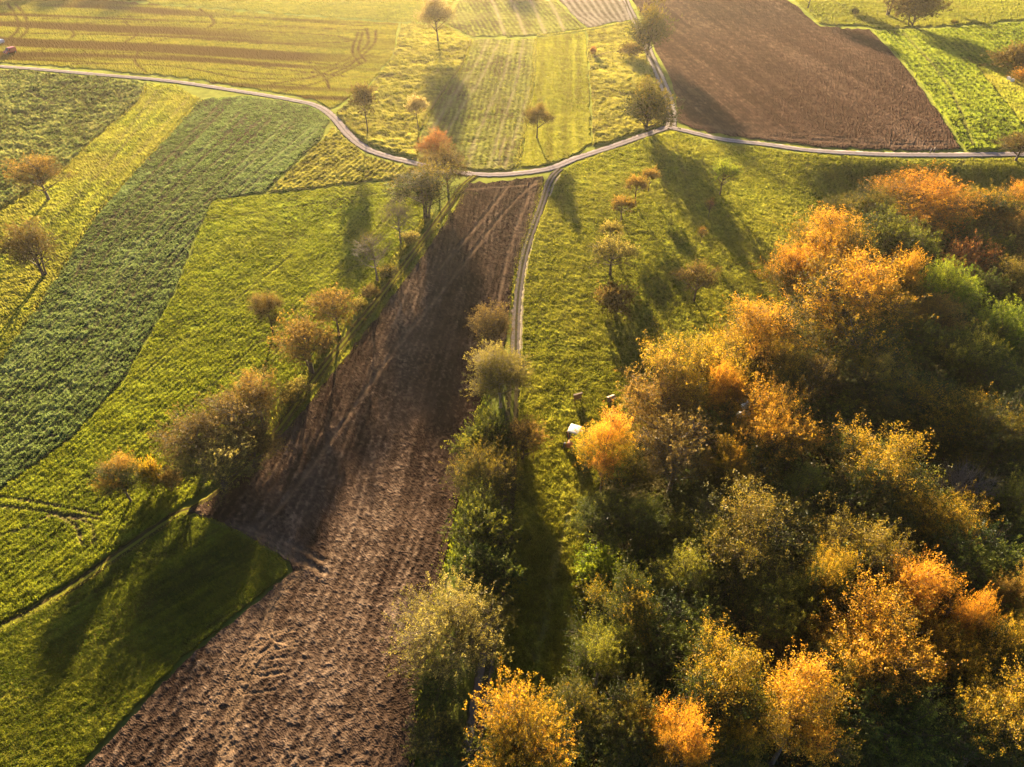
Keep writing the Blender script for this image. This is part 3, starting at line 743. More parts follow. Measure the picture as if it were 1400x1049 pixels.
# -- trees along the farm track
tree(675, 446, 62, 9.5, 'thin2', 'umber', 'round brown twiggy tree at the upper end of the track side row', group=GT)
tree(684, 512, 78, 11.5, 'broad3', 'straw', 'tall tree with a pale cream rim on slender trunks beside the track', group=GT, bark='pale')
tree(664, 603, 70, 9.5, 'hedge', 'moss', 'bright green leafy tree on the edge of the ploughed field', group=GT)
tree(716, 598, 58, 9, 'thin2', 'brown', 'round orange brown tree on the meadow side of the row', group=GT)
tree(662, 655, 84, 9.5, 'feather', 'olive', 'large brownish green tree below the bright green leafy tree', group=GT)
tree(664, 722, 80, 9, 'hedge', 'moss', 'dark green hedge tree in the middle of the row', group=GT)
tree(664, 782, 78, 7.5, 'hedge', 'green', 'low dark green bush below the dark green hedge tree', 'bush', GT)
tree(633, 768, 34, 3.5, 'bush', 'lime', 'small bright rimmed bush on the edge of the clods', 'bush', GT)
tree(617, 862, 136, 9, 'feather', 'straw', 'big pale yellow tree with feathery twigs at the lower end of the row', group=GT)
tree(600, 945, 60, 4, 'hedge', 'green', 'low green bush under the big pale yellow tree', 'bush', GT)
tree(598, 1012, 70, 3.6, 'hedge', 'olive', 'low leafy bush between the clods and the shaded track', 'bush', GT)
tree(618, 1060, 70, 3.4, 'hedge', 'green', 'low dark bush at the bottom picture edge beside the track', 'bush', GT)
# -- orchard
for (bx, by, w, H, pr, pal, lab) in [
 (868,280,26,6,'orchard2','brown','small upright fruit tree at the upper end of the middle shadow row'),
 (886,263,20,5,'orchard2','brown','tiny pinkish fruit tree farthest up the orchard meadow'),
 (849,304,28,5.2,'orchard2','brown','flat topped yellowish fruit tree in the upper orchard'),
 (834,338,27,5,'orchard2','straw','small pale fruit tree just above the wide crowned one'),
 (834,378,58,6.6,'orchard','straw','wide crowned pale fruit tree with a thin long trunk shadow'),
 (838,427,42,4.6,'bush','umber','low dark brown bushy fruit tree with a big dark shadow'),
 (948,414,47,6.6,'orchard','umber','brown fruit tree nearest to the orange forest edge'),
 (984,268,34,6.8,'orchard','lime','yellow green fruit tree between the two big tree shadows'),
 (968,298,13,4.2,'bare','rust','tiny reddish sapling in the big tree shadow'),
 (957,334,13,3.6,'bare','orange','tiny orange sapling at the rim of the big tree shadow')]:
    tree(0, 0, w * 1.1, H * 1.25, pr, pal, lab, 'bush' if 'bushy' in lab else 'fruit tree', GO, 'brown', base=(bx, by), name='fruit_tree')
# -- forest
FOREST = [
 (1262,283,124,18,'spray3','orange','big orange gold dome at the far tip of the forest below the lane'),
 (1186,295,66,15,'broad','olive','olive tree between the orange dome and the dark meadow'),
 (1138,304,54,13,'broad3','olive','dark olive tree at the meadow corner of the forest'),
 (1352,290,84,16,'broad','greengold','green and gold tree next after the orange dome along the lane'),
 (1402,283,60,16,'spray','orange','orange tree cut by the picture edge behind the green and gold one'),
 (1300,330,96,14,'broad2','green','dark green tree in front of the orange dome'),
 (1130,346,104,18,'spray3','gold','pale orange gold tree on the meadow rim below the dark olive corner tree'),
 (1216,342,100,18,'broad','moss','broad yellow green crown in the second rank behind the meadow rim'),
 (1098,378,84,17,'spray','orange','orange tree standing at the meadow rim where the shadow ends'),
 (1228,388,60,17,'gappy','gold','small golden spray crown in front of the broad yellow green crown'),
 (1318,362,66,17,'thin','rust','sparse reddish brown crown among green neighbours'),
 (1380,330,70,16,'spray2','brown','brownish orange crown under the green and gold tree'),
 (1386,396,80,17,'spray2','olive','olive brown crown above the lime green tree'),
 (1342,410,60,14,'broad3','green','mid green crown beside the sparse reddish brown one'),
 (1366,458,72,16,'broad3','lime','vivid lime green crown, brightest green in the forest'),
 (1298,456,76,11,'broad2','dkgreen','dark green crown beside the vivid lime green one'),
 (1320,490,72,14,'spray','moss','olive gold tuft in front of the lime green tree'),
 (1160,415,140,20,'spray3','gold','very broad golden crown in the heart of the forest edge'),
 (1040,470,118,18,'spray2','gold','golden yellow crown on the meadow rim beside the fruit tree'),
 (1165,480,104,17,'thin','greengold','thinning green and gold crown below the very broad golden one'),
 (960,515,120,17,'spray','yellow','yellow crown on the meadow rim above the white bales'),
 (905,556,104,15,'thin2','brown','brownish gold twiggy crown behind the bright maple'),
 (988,548,56,17,'gappy','orange','small orange spray between the yellow crown and the white bales'),
 (829,622,86,15,'gappy','maple','bright orange maple in front of the tractor'),
 (824,705,86,12,'gappy2','moss','leafy green lower tree under the bright orange maple'),
 (928,615,106,16,'thin','umber','half bare brown tree on a tall curved trunk'),
 (1052,600,106,17,'spray','gold','golden tree in front of the log pile'),
 (1000,640,60,15,'gappy2','gold','small golden crown beside the tall curved trunk'),
 (1095,690,104,12,'gappy','green','gappy green tree below the golden tree by the log pile'),
 (1022,745,150,15,'spray3','olive','wide olive gold crown in the shaded middle of the forest'),
 (1200,668,126,17,'spray2','greengold','large crown with a golden top standing out of the dark hollow'),
 (1285,722,96,14,'spray','greengold','golden lower crown between the dark hollow and the dead tree'),
 (1318,668,84,14,'dead','twig','dead grey leafless tree among the dark crowns'),
 (1372,608,92,16,'broad','olive','olive green crown above the dead grey tree'),
 (1388,705,84,13,'broad3','moss','green crown at the picture edge below the dead tree'),
 (1168,772,118,15,'spray3','olive','olive gold crown below the large golden topped one'),
 (1246,818,98,17,'gappy','orange','orange leaved crown in the lower forest'),
 (1120,812,72,16,'spray2','greengold','small golden crown beside the orange leaved one'),
 (1192,898,130,17,'spray','gold','feathery golden crown with upswept sprays'),
 (1312,865,48,16,'spray3','orange','small orange spray crown beside the feathery golden one'),
 (1302,912,74,14,'spray','greengold','green gold tuft under the small orange spray'),
 (1366,900,88,15,'spray2','greengold','yellow green crown at the picture edge in the lower forest'),
 (1362,1000,118,17,'spray','greengold','golden upswept crown in the bottom corner'),
 (1090,985,120,18,'gappy','gold','bright golden crown at the bottom edge of the forest'),
 (980,955,122,16,'spray2','greengold','yellow crown with pointed sprays near the bottom edge'),
 (925,1020,88,17,'gappy','orange','orange crown at the bottom edge beside the yellow pointed one'),
 (858,1000,84,14,'broad','olive','olive green crown at the bottom edge behind the big gold one'),
 (786,975,78,12,'broad3','olive','grey green round crown on the forest rim above the gold one'),
 (716,1022,120,19,'broad3','gold','big bright orange gold crown over the shaded track'),
 (862,838,96,15,'gappy2','greengold','brownish gold crown on the rim of the lower forest'),
 (820,898,88,13,'gappy','moss','light green leafy crown on the rim of the lower forest'),
 (922,888,120,12,'broad','green','dark green crown behind the light green leafy rim tree'),
 (1228,1000,124,14,'broad2','green','dark crown in deep shade beside the golden corner tree'),
 (1330,790,110,14,'broad','green','dark green crown in shade below the golden lower crown'),
 (1388,830,60,15,'spray2','brown','orange brown crown at the picture edge above the yellow green one'),
 (1130,570,120,10,'broad2','green','dark green crown in the shaded hollow behind the golden tree'),
 (1240,545,130,11,'broad','green','green crown in the middle of the shaded hollow'),
 (1352,535,110,11,'broad3','moss','mossy crown in the hollow under the lime green tree'),
 (1280,610,90,8,'broad2','dkgreen','low dark crown in the bottom of the shaded hollow'),
 (1112,525,70,14,'thin','umber','brown thin tree beside the white bales'),
 (960,690,84,8,'broad','dkgreen','low dark crown beside the tall curved trunk'),
 (1060,880,110,10,'thin2','umber','dark brown twiggy crown in shade near the feathery golden one'),
 (1000,860,96,9,'broad2','dkgreen','low dark crown in the gap of the lower forest'),
 (890,770,74,7,'bush','green','low green understorey tree in the dark gap behind the maple'),
 (1005,1030,70,12,'spray3','greengold','green and orange crown at the bottom edge between yellow and gold'),
 (1160,1035,90,9,'broad3','dkgreen','dark low crown at the bottom edge beside the bright golden one'),
 (818,775,54,5,'bush','lime','light green shrub on the forest rim below the maple'),
 (975,600,66,12,'broad','green','green crown behind the half bare brown tree'),
 (1245,470,90,12,'broad2','green','dark low crown in the gap behind the very broad golden one'),
 (870,920,60,7,'broad3','dkgreen','small dark crown tucked behind the light green rim tree'),
 (1270,440,70,12,'spray3','brown','brownish crown in front of the small golden spray'),
 (1010,520,70,14,'broad','olive','olive crown between the two yellow rim crowns'),
 (860,650,60,10,'broad3','olive','olive crown hidden behind the bright maple'),
 (878,712,80,13,'gappy2','moss','mossy crown behind the leafy green lower tree of the rim'),
 (1180,528,110,14,'spray3','olive','olive crown at the upper rim of the shaded hollow'),
 (1300,575,100,13,'spray','greengold','green gold tuft inside the shaded hollow'),
 (1070,520,70,15,'spray2','greengold','gold tipped crown just above the log piles'),
 (960,745,80,12,'gappy','moss','mossy crown beside the wide olive gold crown'),
 (1140,935,90,13,'spray3','olive','olive tuft between the bright golden and feathery golden crowns'),
 (1060,835,90,13,'spray','moss','mossy tuft above the dark brown twiggy crown'),
 (1290,400,70,15,'spray3','lime','lime tuft beside the mid green crown'),
 (1345,350,60,15,'broad','moss','mossy crown beneath the green and gold tree'),
 (930,800,80,12,'spray3','moss','mossy tuft behind the brownish gold rim crown'),
 (1400,500,70,13,'broad','green','green crown at the picture edge beside the lime green one'),
]
for f in FOREST:
    bark = 'grey' if f[4] in ('dead', 'thin') else ('dark' if f[5] == 'dkgreen' else 'brown')
    tree(f[0], f[1], f[2], f[3], f[4], f[5], f[6], bark=bark)

# ------------------------------------------------------------------ undergrowth, tufts
def leaf_cloud(name, centres, rad, per, leaf, mat, seed, kind='stuff'):
    g = np.random.default_rng(seed)
    n = len(centres) * per
    ci = np.repeat(np.arange(len(centres)), per)
    off = g.normal(0, .5, (n, 3)) * np.asarray(rad)[ci][:, None] * np.array([1, 1, .7])
    pos = centres[ci] + off
    pos[:, 2] = np.maximum(pos[:, 2], centres[ci, 2] - .2)
    nr = unit(g.normal(0, 1, (n, 3)) + np.array([0, 0, .5]))
    a = unit(np.cross(nr, g.normal(0, 1, (n, 3)))); b = np.cross(nr, a)
    sz = leaf * g.uniform(.6, 1.4, n)[:, None]
    P = np.stack([pos - a * sz * .6, pos + b * sz * .4, pos + a * sz * .6, pos - b * sz * .4], 1)
    m = np.clip(g.normal(.4, .2, len(centres))[ci] + g.normal(0, .12, n), 0, 1)
    me = mesh_np(name, P.reshape(-1, 3), np.arange(4 * n).reshape(n, 4), {'m': np.repeat(m, 4), 'r': np.repeat(g.random(n), 4)}, smooth=False)
    return tag(link(name, me, mat), kind=kind)

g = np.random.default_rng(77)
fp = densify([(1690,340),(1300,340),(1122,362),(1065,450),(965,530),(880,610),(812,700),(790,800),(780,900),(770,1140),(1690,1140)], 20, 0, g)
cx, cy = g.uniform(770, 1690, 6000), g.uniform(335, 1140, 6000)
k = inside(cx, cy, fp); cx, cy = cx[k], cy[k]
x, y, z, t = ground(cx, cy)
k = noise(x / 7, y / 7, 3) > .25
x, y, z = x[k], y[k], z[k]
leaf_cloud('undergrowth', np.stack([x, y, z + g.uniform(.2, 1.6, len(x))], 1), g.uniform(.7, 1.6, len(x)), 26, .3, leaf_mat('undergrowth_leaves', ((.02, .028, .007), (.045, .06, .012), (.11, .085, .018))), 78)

def grass_mat(name, a, b_):
    return leaf_mat(name, (a, tuple((x + y) / 2 for x, y in zip(a, b_)), b_), .6, 1.3)
GM = {'pale': grass_mat('pale_grass', (.11, .12, .02), (.24, .22, .05)), 'mid': grass_mat('meadow_blades', (.075, .092, .01), (.25, .235, .028)), 'bright': grass_mat('bright_blades', (.09, .125, .013), (.2, .22, .026)),
      'young': grass_mat('young_blades', (.065, .09, .009), (.185, .2, .018)), 'low': grass_mat('short_blades', (.05, .075, .008), (.17, .17, .018)), 'crop': grass_mat('crop_leaves', (.055, .085, .025), (.13, .17, .06))}
GN = {'pale': 'grass', 'mid': 'grass', 'bright': 'grass', 'young': 'grass', 'low': 'grass', 'crop': 'foliage'}
GL = {'pale': 'pale dry grass tufts', }
for key, lst in TUFT_PTS.items():
    P = np.vstack([q[0] for q in lst]); sz = np.concatenate([q[1] for q in lst]); gm = np.repeat(np.concatenate([q[2] for q in lst]), 5)
    n = len(P); g = np.random.default_rng(len(key))
    nb = 5
    P = np.repeat(P, nb, 0); s = np.repeat(sz, nb)
    n = len(P)
    P = P + np.column_stack([g.normal(0, .5, n) * s, g.normal(0, .5, n) * s, np.zeros(n)])
    th = g.uniform(0, 6.283, n); hh = s * g.uniform(.5, 1.1, n); wd = s * g.uniform(.22, .5, n)
    if key == 'crop':
        wd *= 1.5; hh *= .8
    side = np.stack([np.cos(th), np.sin(th), 0 * th], 1) * wd[:, None] * .5
    th2 = g.uniform(0, 6.283, n); ln = g.uniform(.2, .9, n) * hh
    tip = np.stack([np.cos(th2) * ln, np.sin(th2) * ln, hh], 1)
    Q = np.stack([P - side, P + side, P + tip], 1)
    m = np.repeat(np.clip(gm + g.normal(0, .13, n), 0, 1), 3); r = np.repeat(g.random(n), 3)
    me = mesh_np(GN[key], Q.reshape(-1, 3), np.arange(3 * n).reshape(n, 3), {'m': m, 'r': r}, smooth=False)
    tag(link(GN[key], me, GM[key]), kind='stuff')

# dry verge grass along edges
def verge(lines, spacing, width, h, mat, seed, name='grass'):
    g = np.random.default_rng(seed)
    pts = []
    for pix in lines:
        wl = world_line(pix, spacing)
        pts.append(wl)
    P = np.repeat(np.vstack(pts), 7, 0)
    P = P + g.normal(0, width, P.shape)
    n = len(P)
    z = T(P[:, 0], P[:, 1])
    th = g.uniform(0, 6.283, n); hh = h * g.uniform(.3, 1.2, n)
    side = np.stack([np.cos(th), np.sin(th), 0 * th], 1) * (hh * .22)[:, None]
    tip = np.stack([g.normal(0, .35, n) * hh, g.normal(0, .35, n) * hh, hh], 1)
    B = np.column_stack([P, z])
    Q = np.stack([B - side, B + side, B + tip], 1)
    me = mesh_np(name, Q.reshape(-1, 3), np.arange(3 * n).reshape(n, 3), {'m': np.repeat(g.random(n), 3), 'r': np.repeat(g.random(n), 3)}, smooth=False)
    tag(link(name, me, mat), kind='stuff')
verge([[(640,262),(606,309),(568,362),(522,424),(480,478),(440,528),(408,570),(376,612),(330,662),(290,690)], [(249,706),(300,718),(350,742),(395,772)], [(0,864),(100,808),(185,752),(245,708)], [(742,248),(731,285),(717,330),(704,372),(698,420)]], .25, .5, .38, GM['mid'], 1)
verge([[(236,713),(182,752),(100,808),(0,867)], [(600,306),(562,360),(516,420),(474,473),(434,524),(402,568)]], .16, .22, .35, GM['pale'], 8)
verge([[(590,292),(545,350),(500,408),(455,462),(415,522),(370,580)], [(276,138),(198,220),(128,298),(73,385),(38,441),(0,498)], [(645,56),(632,90),(600,135),(578,172)], [(732,52),(728,110),(714,190),(706,229)], [(735,50),(800,41),(866,29)], [(200,116),(190,140),(128,191),(88,231),(0,288)]], .35, .5, .6, GM['pale'], 2)
verge([[(690,480),(662,545),(646,605),(629,680),(611,760),(591,850),(576,940),(566,1049)], [(580,940),(572,1049)]], .25, .5, .55, GM['young'], 3)
verge([[(585,296),(562,330),(536,366),(505,404),(470,446),(440,482),(416,520),(385,565),(340,630)]], .3, .6, .6, GM['mid'], 4)

# ------------------------------------------------------------------ small things
def bm_obj(name, bm, mat, parent=None, bevel=0.0, smooth=False):
    if bevel:
        bmesh.ops.bevel(bm, geom=[e for e in bm.edges], offset=bevel, segments=2, affect='EDGES', profile=.6)
    bmesh.ops.recalc_face_normals(bm, faces=bm.faces)
    me = bpy.data.meshes.new(name); bm.to_mesh(me); bm.free()
    if smooth:
        for p in me.polygons:
            p.use_smooth = True
    return link(name, me, mat, parent)

def box(bm, x0, x1, y0, y1, z0, z1, taper=0.0):
    vs = []
    for z, k in ((z0, 0), (z1, taper)):
        for a, b in ((x0 + k, y0 + k), (x1 - k, y0 + k), (x1 - k, y1 - k), (x0 + k, y1 - k)):
            vs.append(bm.verts.new((a, b, z)))
    for f in ((0, 3, 2, 1), (4, 5, 6, 7), (0, 1, 5, 4), (1, 2, 6, 5), (2, 3, 7, 6), (3, 0, 4, 7)):
        bm.faces.new([vs[i] for i in f])
    return bm

def prism(bm, prof, x0, x1):
    a = [bm.verts.new((x0, p, z)) for p, z in prof]; b = [bm.verts.new((x1, p, z)) for p, z in prof]
    bm.faces.new(a); bm.faces.new(b[::-1])
    for i in range(len(prof)):
        j = (i + 1) % len(prof)
        bm.faces.new([a[j], a[i], b[i], b[j]])
    return bm

def cyl(bm, c, r, h, axis='X', seg=20, r2=None):
    rot = {'X': Matrix.Rotation(math.pi / 2, 4, 'Y'), 'Y': Matrix.Rotation(math.pi / 2, 4, 'X'), 'Z': Matrix.Identity(4)}[axis]
    bmesh.ops.create_cone(bm, cap_ends=True, segments=seg, radius1=r, radius2=r if r2 is None else r2, depth=h, matrix=Matrix.Translation(c) @ rot)
    return bm

MT = {'red': simple_mat('red_paint', (.5, .07, .05), .4), 'white': simple_mat('white_paint', (.75, .72, .68), .45), 'glass': simple_mat('dark_glass', (.03, .035, .04), .08, 0, .6),
      'rubber': simple_mat('black_rubber', (.02, .02, .02), .8), 'steel': simple_mat('grey_steel', (.3, .3, .3), .4, .6), 'silver': simple_mat('silver_paint', (.45, .46, .5), .3, .3),
      'orange': simple_mat('orange_paint', (.6, .2, .06), .4), 'wood': simple_mat('weathered_wood', (.28, .17, .09), .8, var=.5, scale=6), 'logend': simple_mat('cut_wood', (.5, .34, .2), .8, var=.3, scale=8),
      'bale': simple_mat('white_wrap', (.72, .7, .62), .5, var=.1), 'skin': simple_mat('skin', (.5, .32, .24), .6), 'jacket': simple_mat('dark_jacket', (.05, .04, .05), .8),
      'coat': simple_mat('tan_coat', (.3, .2, .12), .8), 'trousers': simple_mat('dark_trousers', (.03, .03, .045), .8), 'hair': simple_mat('dark_hair', (.04, .025, .015), .7), 'hoop': simple_mat('orange_plastic', (.6, .12, .04), .5)}

def place(name, px, py, rz, label, cat, group=None):
    x, y, z, t = G(px, py)
    o = empty(name, (x, y, z + 0.08), rz)
    return tag(o, label, cat, group)

def wheel(parent, x, y, r, w):
    bm = bmesh.new(); cyl(bm, (x, y, r), r, w, 'X', 24)
    wh = bm_obj('wheel', bm, MT['rubber'], parent, .02)
    bm = bmesh.new(); cyl(bm, (x + math.copysign(w * .5, x), y, r), r * .55, .06, 'X', 16)
    bm_obj('rim', bm, MT['steel'], wh)

def vehicle(px, py, rz, L, W, Hh, paint, label, cat, name):
    o = place(name, px, py, rz, label, cat)
    f, b = L / 2, -L / 2
    prof = [(b, .35), (f, .35), (f + .05, .75), (f - .15, 1.05), (f - .95, 1.15 * min(1, Hh / 1.9) + .05), (f - 1.6, Hh - .08), (f - 2.0, Hh), (b + .15, Hh), (b - .02, Hh - .25)]
    bm = bmesh.new(); prism(bm, prof, -W / 2, W / 2)
    bm_obj('body', bm, paint, o, .07, True)
    bm = bmesh.new(); prism(bm, [(f - .98, 1.22), (f - .93, 1.22), (f - 1.55, Hh - .12), (f - 1.6, Hh - .12)], -W / 2 + .15, W / 2 - .15)
    bm_obj('windscreen', bm, MT['glass'], o)
    bm = bmesh.new(); box(bm, -W / 2 + .12, W / 2 - .12, b - .05, b + .0, 1.2, Hh - .3)
    bm_obj('rear_window', bm, MT['glass'], o)
    for sx in (-1, 1):
        bm = bmesh.new(); prism(bm, [(f - 1.9, 1.15), (f - 1.3, 1.15), (f - 1.75, Hh - .25), (f - 1.9, Hh - .25)], sx * (W / 2 - .01), sx * (W / 2 + .015))
        bm_obj('side_window', bm, MT['glass'], o)
        bm = bmesh.new(); box(bm, sx * (W / 2 - .3) - .16, sx * (W / 2 - .3) + .16, f + .0, f + .06, .72, .92)
        bm_obj('headlight', bm, MT['white'], o, .01)
        for yy in (f - .85, b + .85):
            wheel(o, sx * (W / 2 - .08), yy, .34, .22)
    return o

vehicle(15, 73, R_(152), 4.6, 2.0, 2.1, MT['red'], 'red van parked on the streaked field by the lane', 'van', 'parked_van')
vehicle(-1, 61, R_(160), 4.6, 1.9, 1.6, MT['silver'], 'silver car cut by the picture edge behind the red van', 'car', 'parked_car')

# tractor
o = place('tractor', 784, 604, R_(158), 'orange tractor with a white cab roof half hidden behind the bright maple', 'tractor')
bm = bmesh.new(); prism(bm, [(.5, .7), (2.5, .75), (2.55, 1.3), (2.2, 1.5), (.5, 1.6)], -.42, .42); bm_obj('hood', bm, MT['orange'], o, .06, True)
bm = bmesh.new(); box(bm, -.45, .45, -1.2, .6, .55, 1.25); bm_obj('chassis', bm, MT['steel'], o, .04)
bm = bmesh.new(); box(bm, -.78, .78, -1.0, .55, 1.2, 2.45, .08); bm_obj('cab', bm, MT['glass'], o, .03)
for sx in (-1, 1):
    for yy in (-.98, .53):
        bm = bmesh.new(); box(bm, sx * .76 - .05, sx * .76 + .05, yy - .05, yy + .05, 1.2, 2.47); bm_obj('pillar', bm, MT['orange'], o)
    bm = bmesh.new(); prism(bm, [(-1.55, 1.2), (-1.35, 1.62), (-.9, 1.8), (-.3, 1.7), (-.05, 1.35), (-.2, 1.3), (-.5, 1.6), (-.9, 1.68), (-1.3, 1.5), (-1.45, 1.2)], sx * .8, sx * 1.28); bm_obj('mudguard', bm, MT['orange'], o)
    wheel(o, sx * 1.02, -.85, .82, .46); wheel(o, sx * .9, 1.95, .52, .32)
    bm = bmesh.new(); box(bm, sx * 1.15 - .12, sx * 1.15 + .12, .5, .56, 1.9, 2.25); box(bm, min(sx * .8, sx * 1.1), max(sx * .8, sx * 1.1), .51, .55, 2.15, 2.19); bm_obj('mirror', bm, MT['rubber'], o)
bm = bmesh.new(); box(bm, -.98, .98, -1.25, .8, 2.46, 2.66, .1); bm_obj('roof', bm, MT['white'], o, .05, True)
bm = bmesh.new(); cyl(bm, (.36, 1.0, 1.95), .05, .9, 'Z', 10); bm_obj('exhaust', bm, MT['steel'], o)

# signboard on two posts
o = place('signboard', 789, 551, R_(23), 'wooden board on two posts casting a long shadow on the meadow', 'signboard')
for sx in (-.55, .55):
    bm = bmesh.new(); box(bm, sx - .07, sx + .07, -.07, .07, -.3, 2.0); bm_obj('post', bm, MT['wood'], o, .01)
bm = bmesh.new(); box(bm, -.75, .75, -.12, -.075, .85, 1.95); box(bm, -.85, .85, -.2, .12, 1.98, 2.06); bm_obj('board', bm, MT['wood'], o, .008)
o = place('wooden_hutch', 835, 552, R_(30), 'small dark wooden box on legs at the forest rim beside the yellow leaves', 'box')
for sx in (-.5, .5):
    for sy in (-.3, .3):
        bm = bmesh.new(); box(bm, sx - .05, sx + .05, sy - .05, sy + .05, -.2, .6); bm_obj('leg', bm, MT['wood'], o)
bm = bmesh.new(); box(bm, -.6, .6, -.4, .4, .6, 1.3); bm_obj('body', bm, MT['wood'], o, .02)
bm = bmesh.new(); prism(bm, [(-.55, 1.3), (.55, 1.3), (.55, 1.36), (0, 1.62), (-.55, 1.36)], -.72, .72); bm_obj('roof', bm, MT['wood'], o, .01)

# wrapped bales and log piles in the forest clearing
bl = [((1062,489), 'topmost'), ((1074,490), 0), ((1066,496), 0), ((1058,498), 0), ((1066,502), 0), ((1061,506), 0), ((1058,510), 0), ((1047,512), 0), ((1045,531), 0), ((1041,537), 0), ((1017,532), 0), ((1027,537), 0), ((1023,541), 0), ((1024,550), 0), ((1016,553), 0)]
bm = bmesh.new(); cyl(bm, (0, 0, .6), .62, 1.2, 'Y', 28)
bmesh.ops.bevel(bm, geom=[e for e in bm.edges if len(e.link_faces) == 2 and e.calc_face_angle(0) > 1], offset=.14, segments=3, affect='EDGES')
bale_me = bpy.data.meshes.new('bale'); bm.to_mesh(bale_me); bm.free()
for p in bale_me.polygons:
    p.use_smooth = True
bale_me.materials.append(MT['bale'])
for i, ((px, py), _) in enumerate(bl):
    x, y, z, t = G(px, py, 3.2)
    b = bpy.data.objects.new('wrapped_bale', bale_me); COL.objects.link(b)
    b.location = (x, y, z + .03); b.rotation_euler = (0, 0, .4 * i)
    tag(b, 'white wrapped round bale among the trees of the forest clearing', 'bale', 'wrapped bales in the forest clearing')

def logpile(a, b, n, rows, label):
    x0, y0, z0, _ = G(*a); x1, y1, z1, _ = G(*b)
    o = tag(empty('log_pile', (x0, y0, z0), math.atan2(y1 - y0, x1 - x0)), label, 'log pile', 'log piles in the forest clearing')
    L = math.hypot(x1 - x0, y1 - y0); rg = random.Random(n)
    k = 0
    for r in range(rows):
        nn = int(L / .42) - r
        for i in range(nn):
            rad = rg.uniform(.15, .21)
            bm = bmesh.new(); cyl(bm, (.2 + .42 * i + .21 * r, rg.uniform(-.12, .12), .2 + .34 * r), rad, 2.4, 'Y', 10)
            bm_obj('log', bm, MT['logend'] if rg.random() < .6 else MT['wood'], o)
            k += 1
logpile((1036,556), (1065,535), 3, 3, 'lower pile of cut logs leading up the forest clearing')
logpile((1054,527), (1066,524), 4, 3, 'short pile of pale split logs below the white bales')

# white boxes on the grass path
for px, py, lab in ((1378, 110, 'white beehive box nearer the dark shaggy tree'), (1383, 113, 'white beehive box nearer the orange tree')):
    o = place('beehive', px, py, .3, lab, 'beehive', 'white boxes on the grass path')
    bm = bmesh.new(); box(bm, -.5, .5, -.45, .45, .15, 1.05); bm_obj('body', bm, MT['white'], o, .02)
    bm = bmesh.new(); box(bm, -.58, .58, -.52, .52, 1.05, 1.18); bm_obj('lid', bm, MT['white'], o, .02)
    for sx in (-.4, .4):
        bm = bmesh.new(); box(bm, sx - .06, sx + .06, -.4, .4, -.1, .15); bm_obj('leg', bm, MT['wood'], o)

# orange hoop on the shaded track
x, y, z, t = G(656, 995)
bm = bmesh.new(); V_, F_ = [], []
a = np.linspace(0, 2 * math.pi, 25); tube(np.stack([.22 * np.cos(a), .22 * np.sin(a), 0 * a], 1), np.full(25, .05), 8, V_, F_)
bm.free()
h = link('plastic_ring', mesh_np('plastic_ring', np.vstack(V_), np.vstack(F_)), MT['hoop']); h.location = (x, y, z + .16)
tag(h, 'orange plastic ring lying on the shaded track', 'ring')
# pale felled log
x, y, z, t = G(948, 690)
V_, F_ = [], []
tube([(-1, 0, 0), (-.4, .06, .02), (.3, 0, 0), (1.1, -.1, .03)], [.2, .22, .2, .15], 10, V_, F_)
h = link('fallen_log', mesh_np('fallen_log', np.vstack(V_), np.vstack(F_)), BK['pale']); h.location = (x, y, z + 1.2)
h.rotation_euler = (0, .1, -.2)
tag(h, 'pale fallen log in the dark gap beside the tall curved trunk', 'log')

# two walkers on the lane
def skin_obj(name, pts, edges, rad, mat, parent):
    me = bpy.data.meshes.new(name); me.from_pydata(pts, edges, []); me.update()
    o = bpy.data.objects.new(name, me); COL.objects.link(o); o.parent = parent
    me.materials.append(mat)
    md = o.modifiers.new('skin', 'SKIN'); md.use_smooth_shade = True
    for i, v in enumerate(me.skin_vertices[0].data):
        r = rad[i]; v.radius = (r, r); v.use_root = (i == 0)
    sb = o.modifiers.new('smooth', 'SUBSURF'); sb.levels = 1; sb.render_levels = 1
    return o

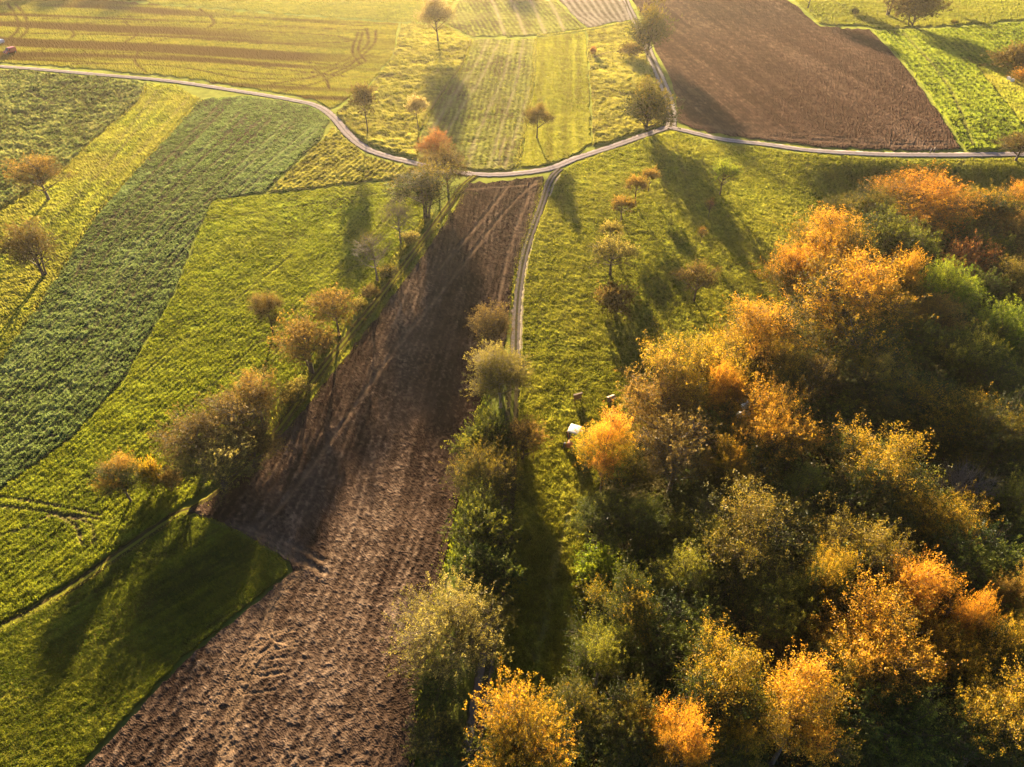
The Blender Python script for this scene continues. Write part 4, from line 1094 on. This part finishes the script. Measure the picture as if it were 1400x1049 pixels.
def person(px, py, rz, label, coat):
    o = place('person', px, py, rz, label, 'person', 'walkers on the lane')
    J = [(0, 0, .95), (0, 0, 1.15), (0, 0, 1.38), (0, 0, 1.5), (0, .02, 1.62), (0, .03, 1.74),
         (.09, 0, .9), (.1, .14, .5), (.1, .1, .08), (.1, .26, .03), (-.09, 0, .9), (-.1, -.06, .5), (-.1, -.28, .1), (-.1, -.14, .03),
         (.19, 0, 1.4), (.24, -.1, 1.12), (.24, .02, .88), (.24, .06, .78), (-.19, 0, 1.4), (-.24, .1, 1.12), (-.24, .24, .92), (-.24, .3, .84)]
    E = [(0, 1), (1, 2), (2, 3), (3, 4), (4, 5), (0, 6), (6, 7), (7, 8), (8, 9), (0, 10), (10, 11), (11, 12), (12, 13), (2, 14), (14, 15), (15, 16), (16, 17), (2, 18), (18, 19), (19, 20), (20, 21)]
    Rr = [.14, .13, .15, .06, .09, .08, .09, .065, .045, .04, .09, .065, .045, .04, .065, .05, .04, .035, .065, .05, .04, .035]
    skin_obj('body', J, E, Rr, MT['skin'], o)
    jj = [0, 1, 2, 14, 15, 16, 18, 19, 20]
    mp = {j: i for i, j in enumerate(jj)}
    skin_obj('jacket', [J[j] for j in jj], [(mp[a], mp[b]) for a, b in E if a in mp and b in mp], [Rr[j] + .03 for j in jj], coat, o)
    jj = [0, 6, 7, 8, 10, 11, 12]
    mp = {j: i for i, j in enumerate(jj)}
    skin_obj('trousers', [J[j] for j in jj], [(mp[a], mp[b]) for a, b in E if a in mp and b in mp], [Rr[j] + .025 for j in jj], MT['trousers'], o)
    bm = bmesh.new(); bmesh.ops.create_uvsphere(bm, u_segments=12, v_segments=8, radius=.115, matrix=Matrix.Translation((0, .0, 1.72)) @ Matrix.Diagonal((.9, 1, .85, 1)))
    bm_obj('hair', bm, MT['hair'], o, smooth=True)
person(1271, 211, R_(75), 'person in a dark jacket walking on the pale lane', MT['jacket'])
person(1276, 209, R_(75), 'person in a tan coat walking on the pale lane beside a companion', MT['coat'])

# ------------------------------------------------------------------ haze
t = NT('haze_air')
pv = t.n('ShaderNodeVolumePrincipled')
pv.inputs['Color'].default_value = (1.0, .88, .68, 1)
pv.inputs['Density'].default_value = 0.00005
pv.inputs['Anisotropy'].default_value = 0.62
t.l(pv.outputs[0], t.out.inputs['Volume'])
bm = bmesh.new(); box(bm, -3600, 3600, -3600, 4200, -12.0, 84.0)
hz = bm_obj('haze', bm, t.m)
tag(hz, kind='stuff')

# ------------------------------------------------------------------ light
w = bpy.data.worlds.new("World"); SC.world = w; w.use_nodes = True
nt = w.node_tree
bg = nt.nodes['Background']
sky = nt.nodes.new('ShaderNodeTexSky'); sky.sky_type = 'NISHITA'; sky.sun_disc = False
sky.sun_elevation = SUN_EL; sky.sun_rotation = SUN_AZ
sky.air_density = .35; sky.dust_density = .2; sky.ozone_density = 1.0
nt.links.new(sky.outputs[0], bg.inputs['Color'])
bg.inputs['Strength'].default_value = 0.05
sd = bpy.data.lights.new('sun', 'SUN'); sd.energy = 5.0; sd.angle = R_(0.6); sd.color = (1.0, .78, .49)
so = bpy.data.objects.new('sun', sd); COL.objects.link(so)
sdir = Vector((math.sin(SUN_AZ) * math.cos(SUN_EL), math.cos(SUN_AZ) * math.cos(SUN_EL), math.sin(SUN_EL)))
so.rotation_euler = sdir.to_track_quat('Z', 'Y').to_euler()
so.location = sdir * 3000

vs = SC.view_settings
SC.display_settings.display_device = 'sRGB'
vs.view_transform = 'Standard'; vs.look = 'None'; vs.gamma = 1.0; vs.exposure = 2.95
SC.render.engine = 'CYCLES'
c = SC.cycles
c.max_bounces = 6; c.diffuse_bounces = 2; c.glossy_bounces = 2; c.transmission_bounces = 3; c.transparent_max_bounces = 4; c.volume_bounces = 0
c.caustics_reflective = False; c.caustics_refractive = False
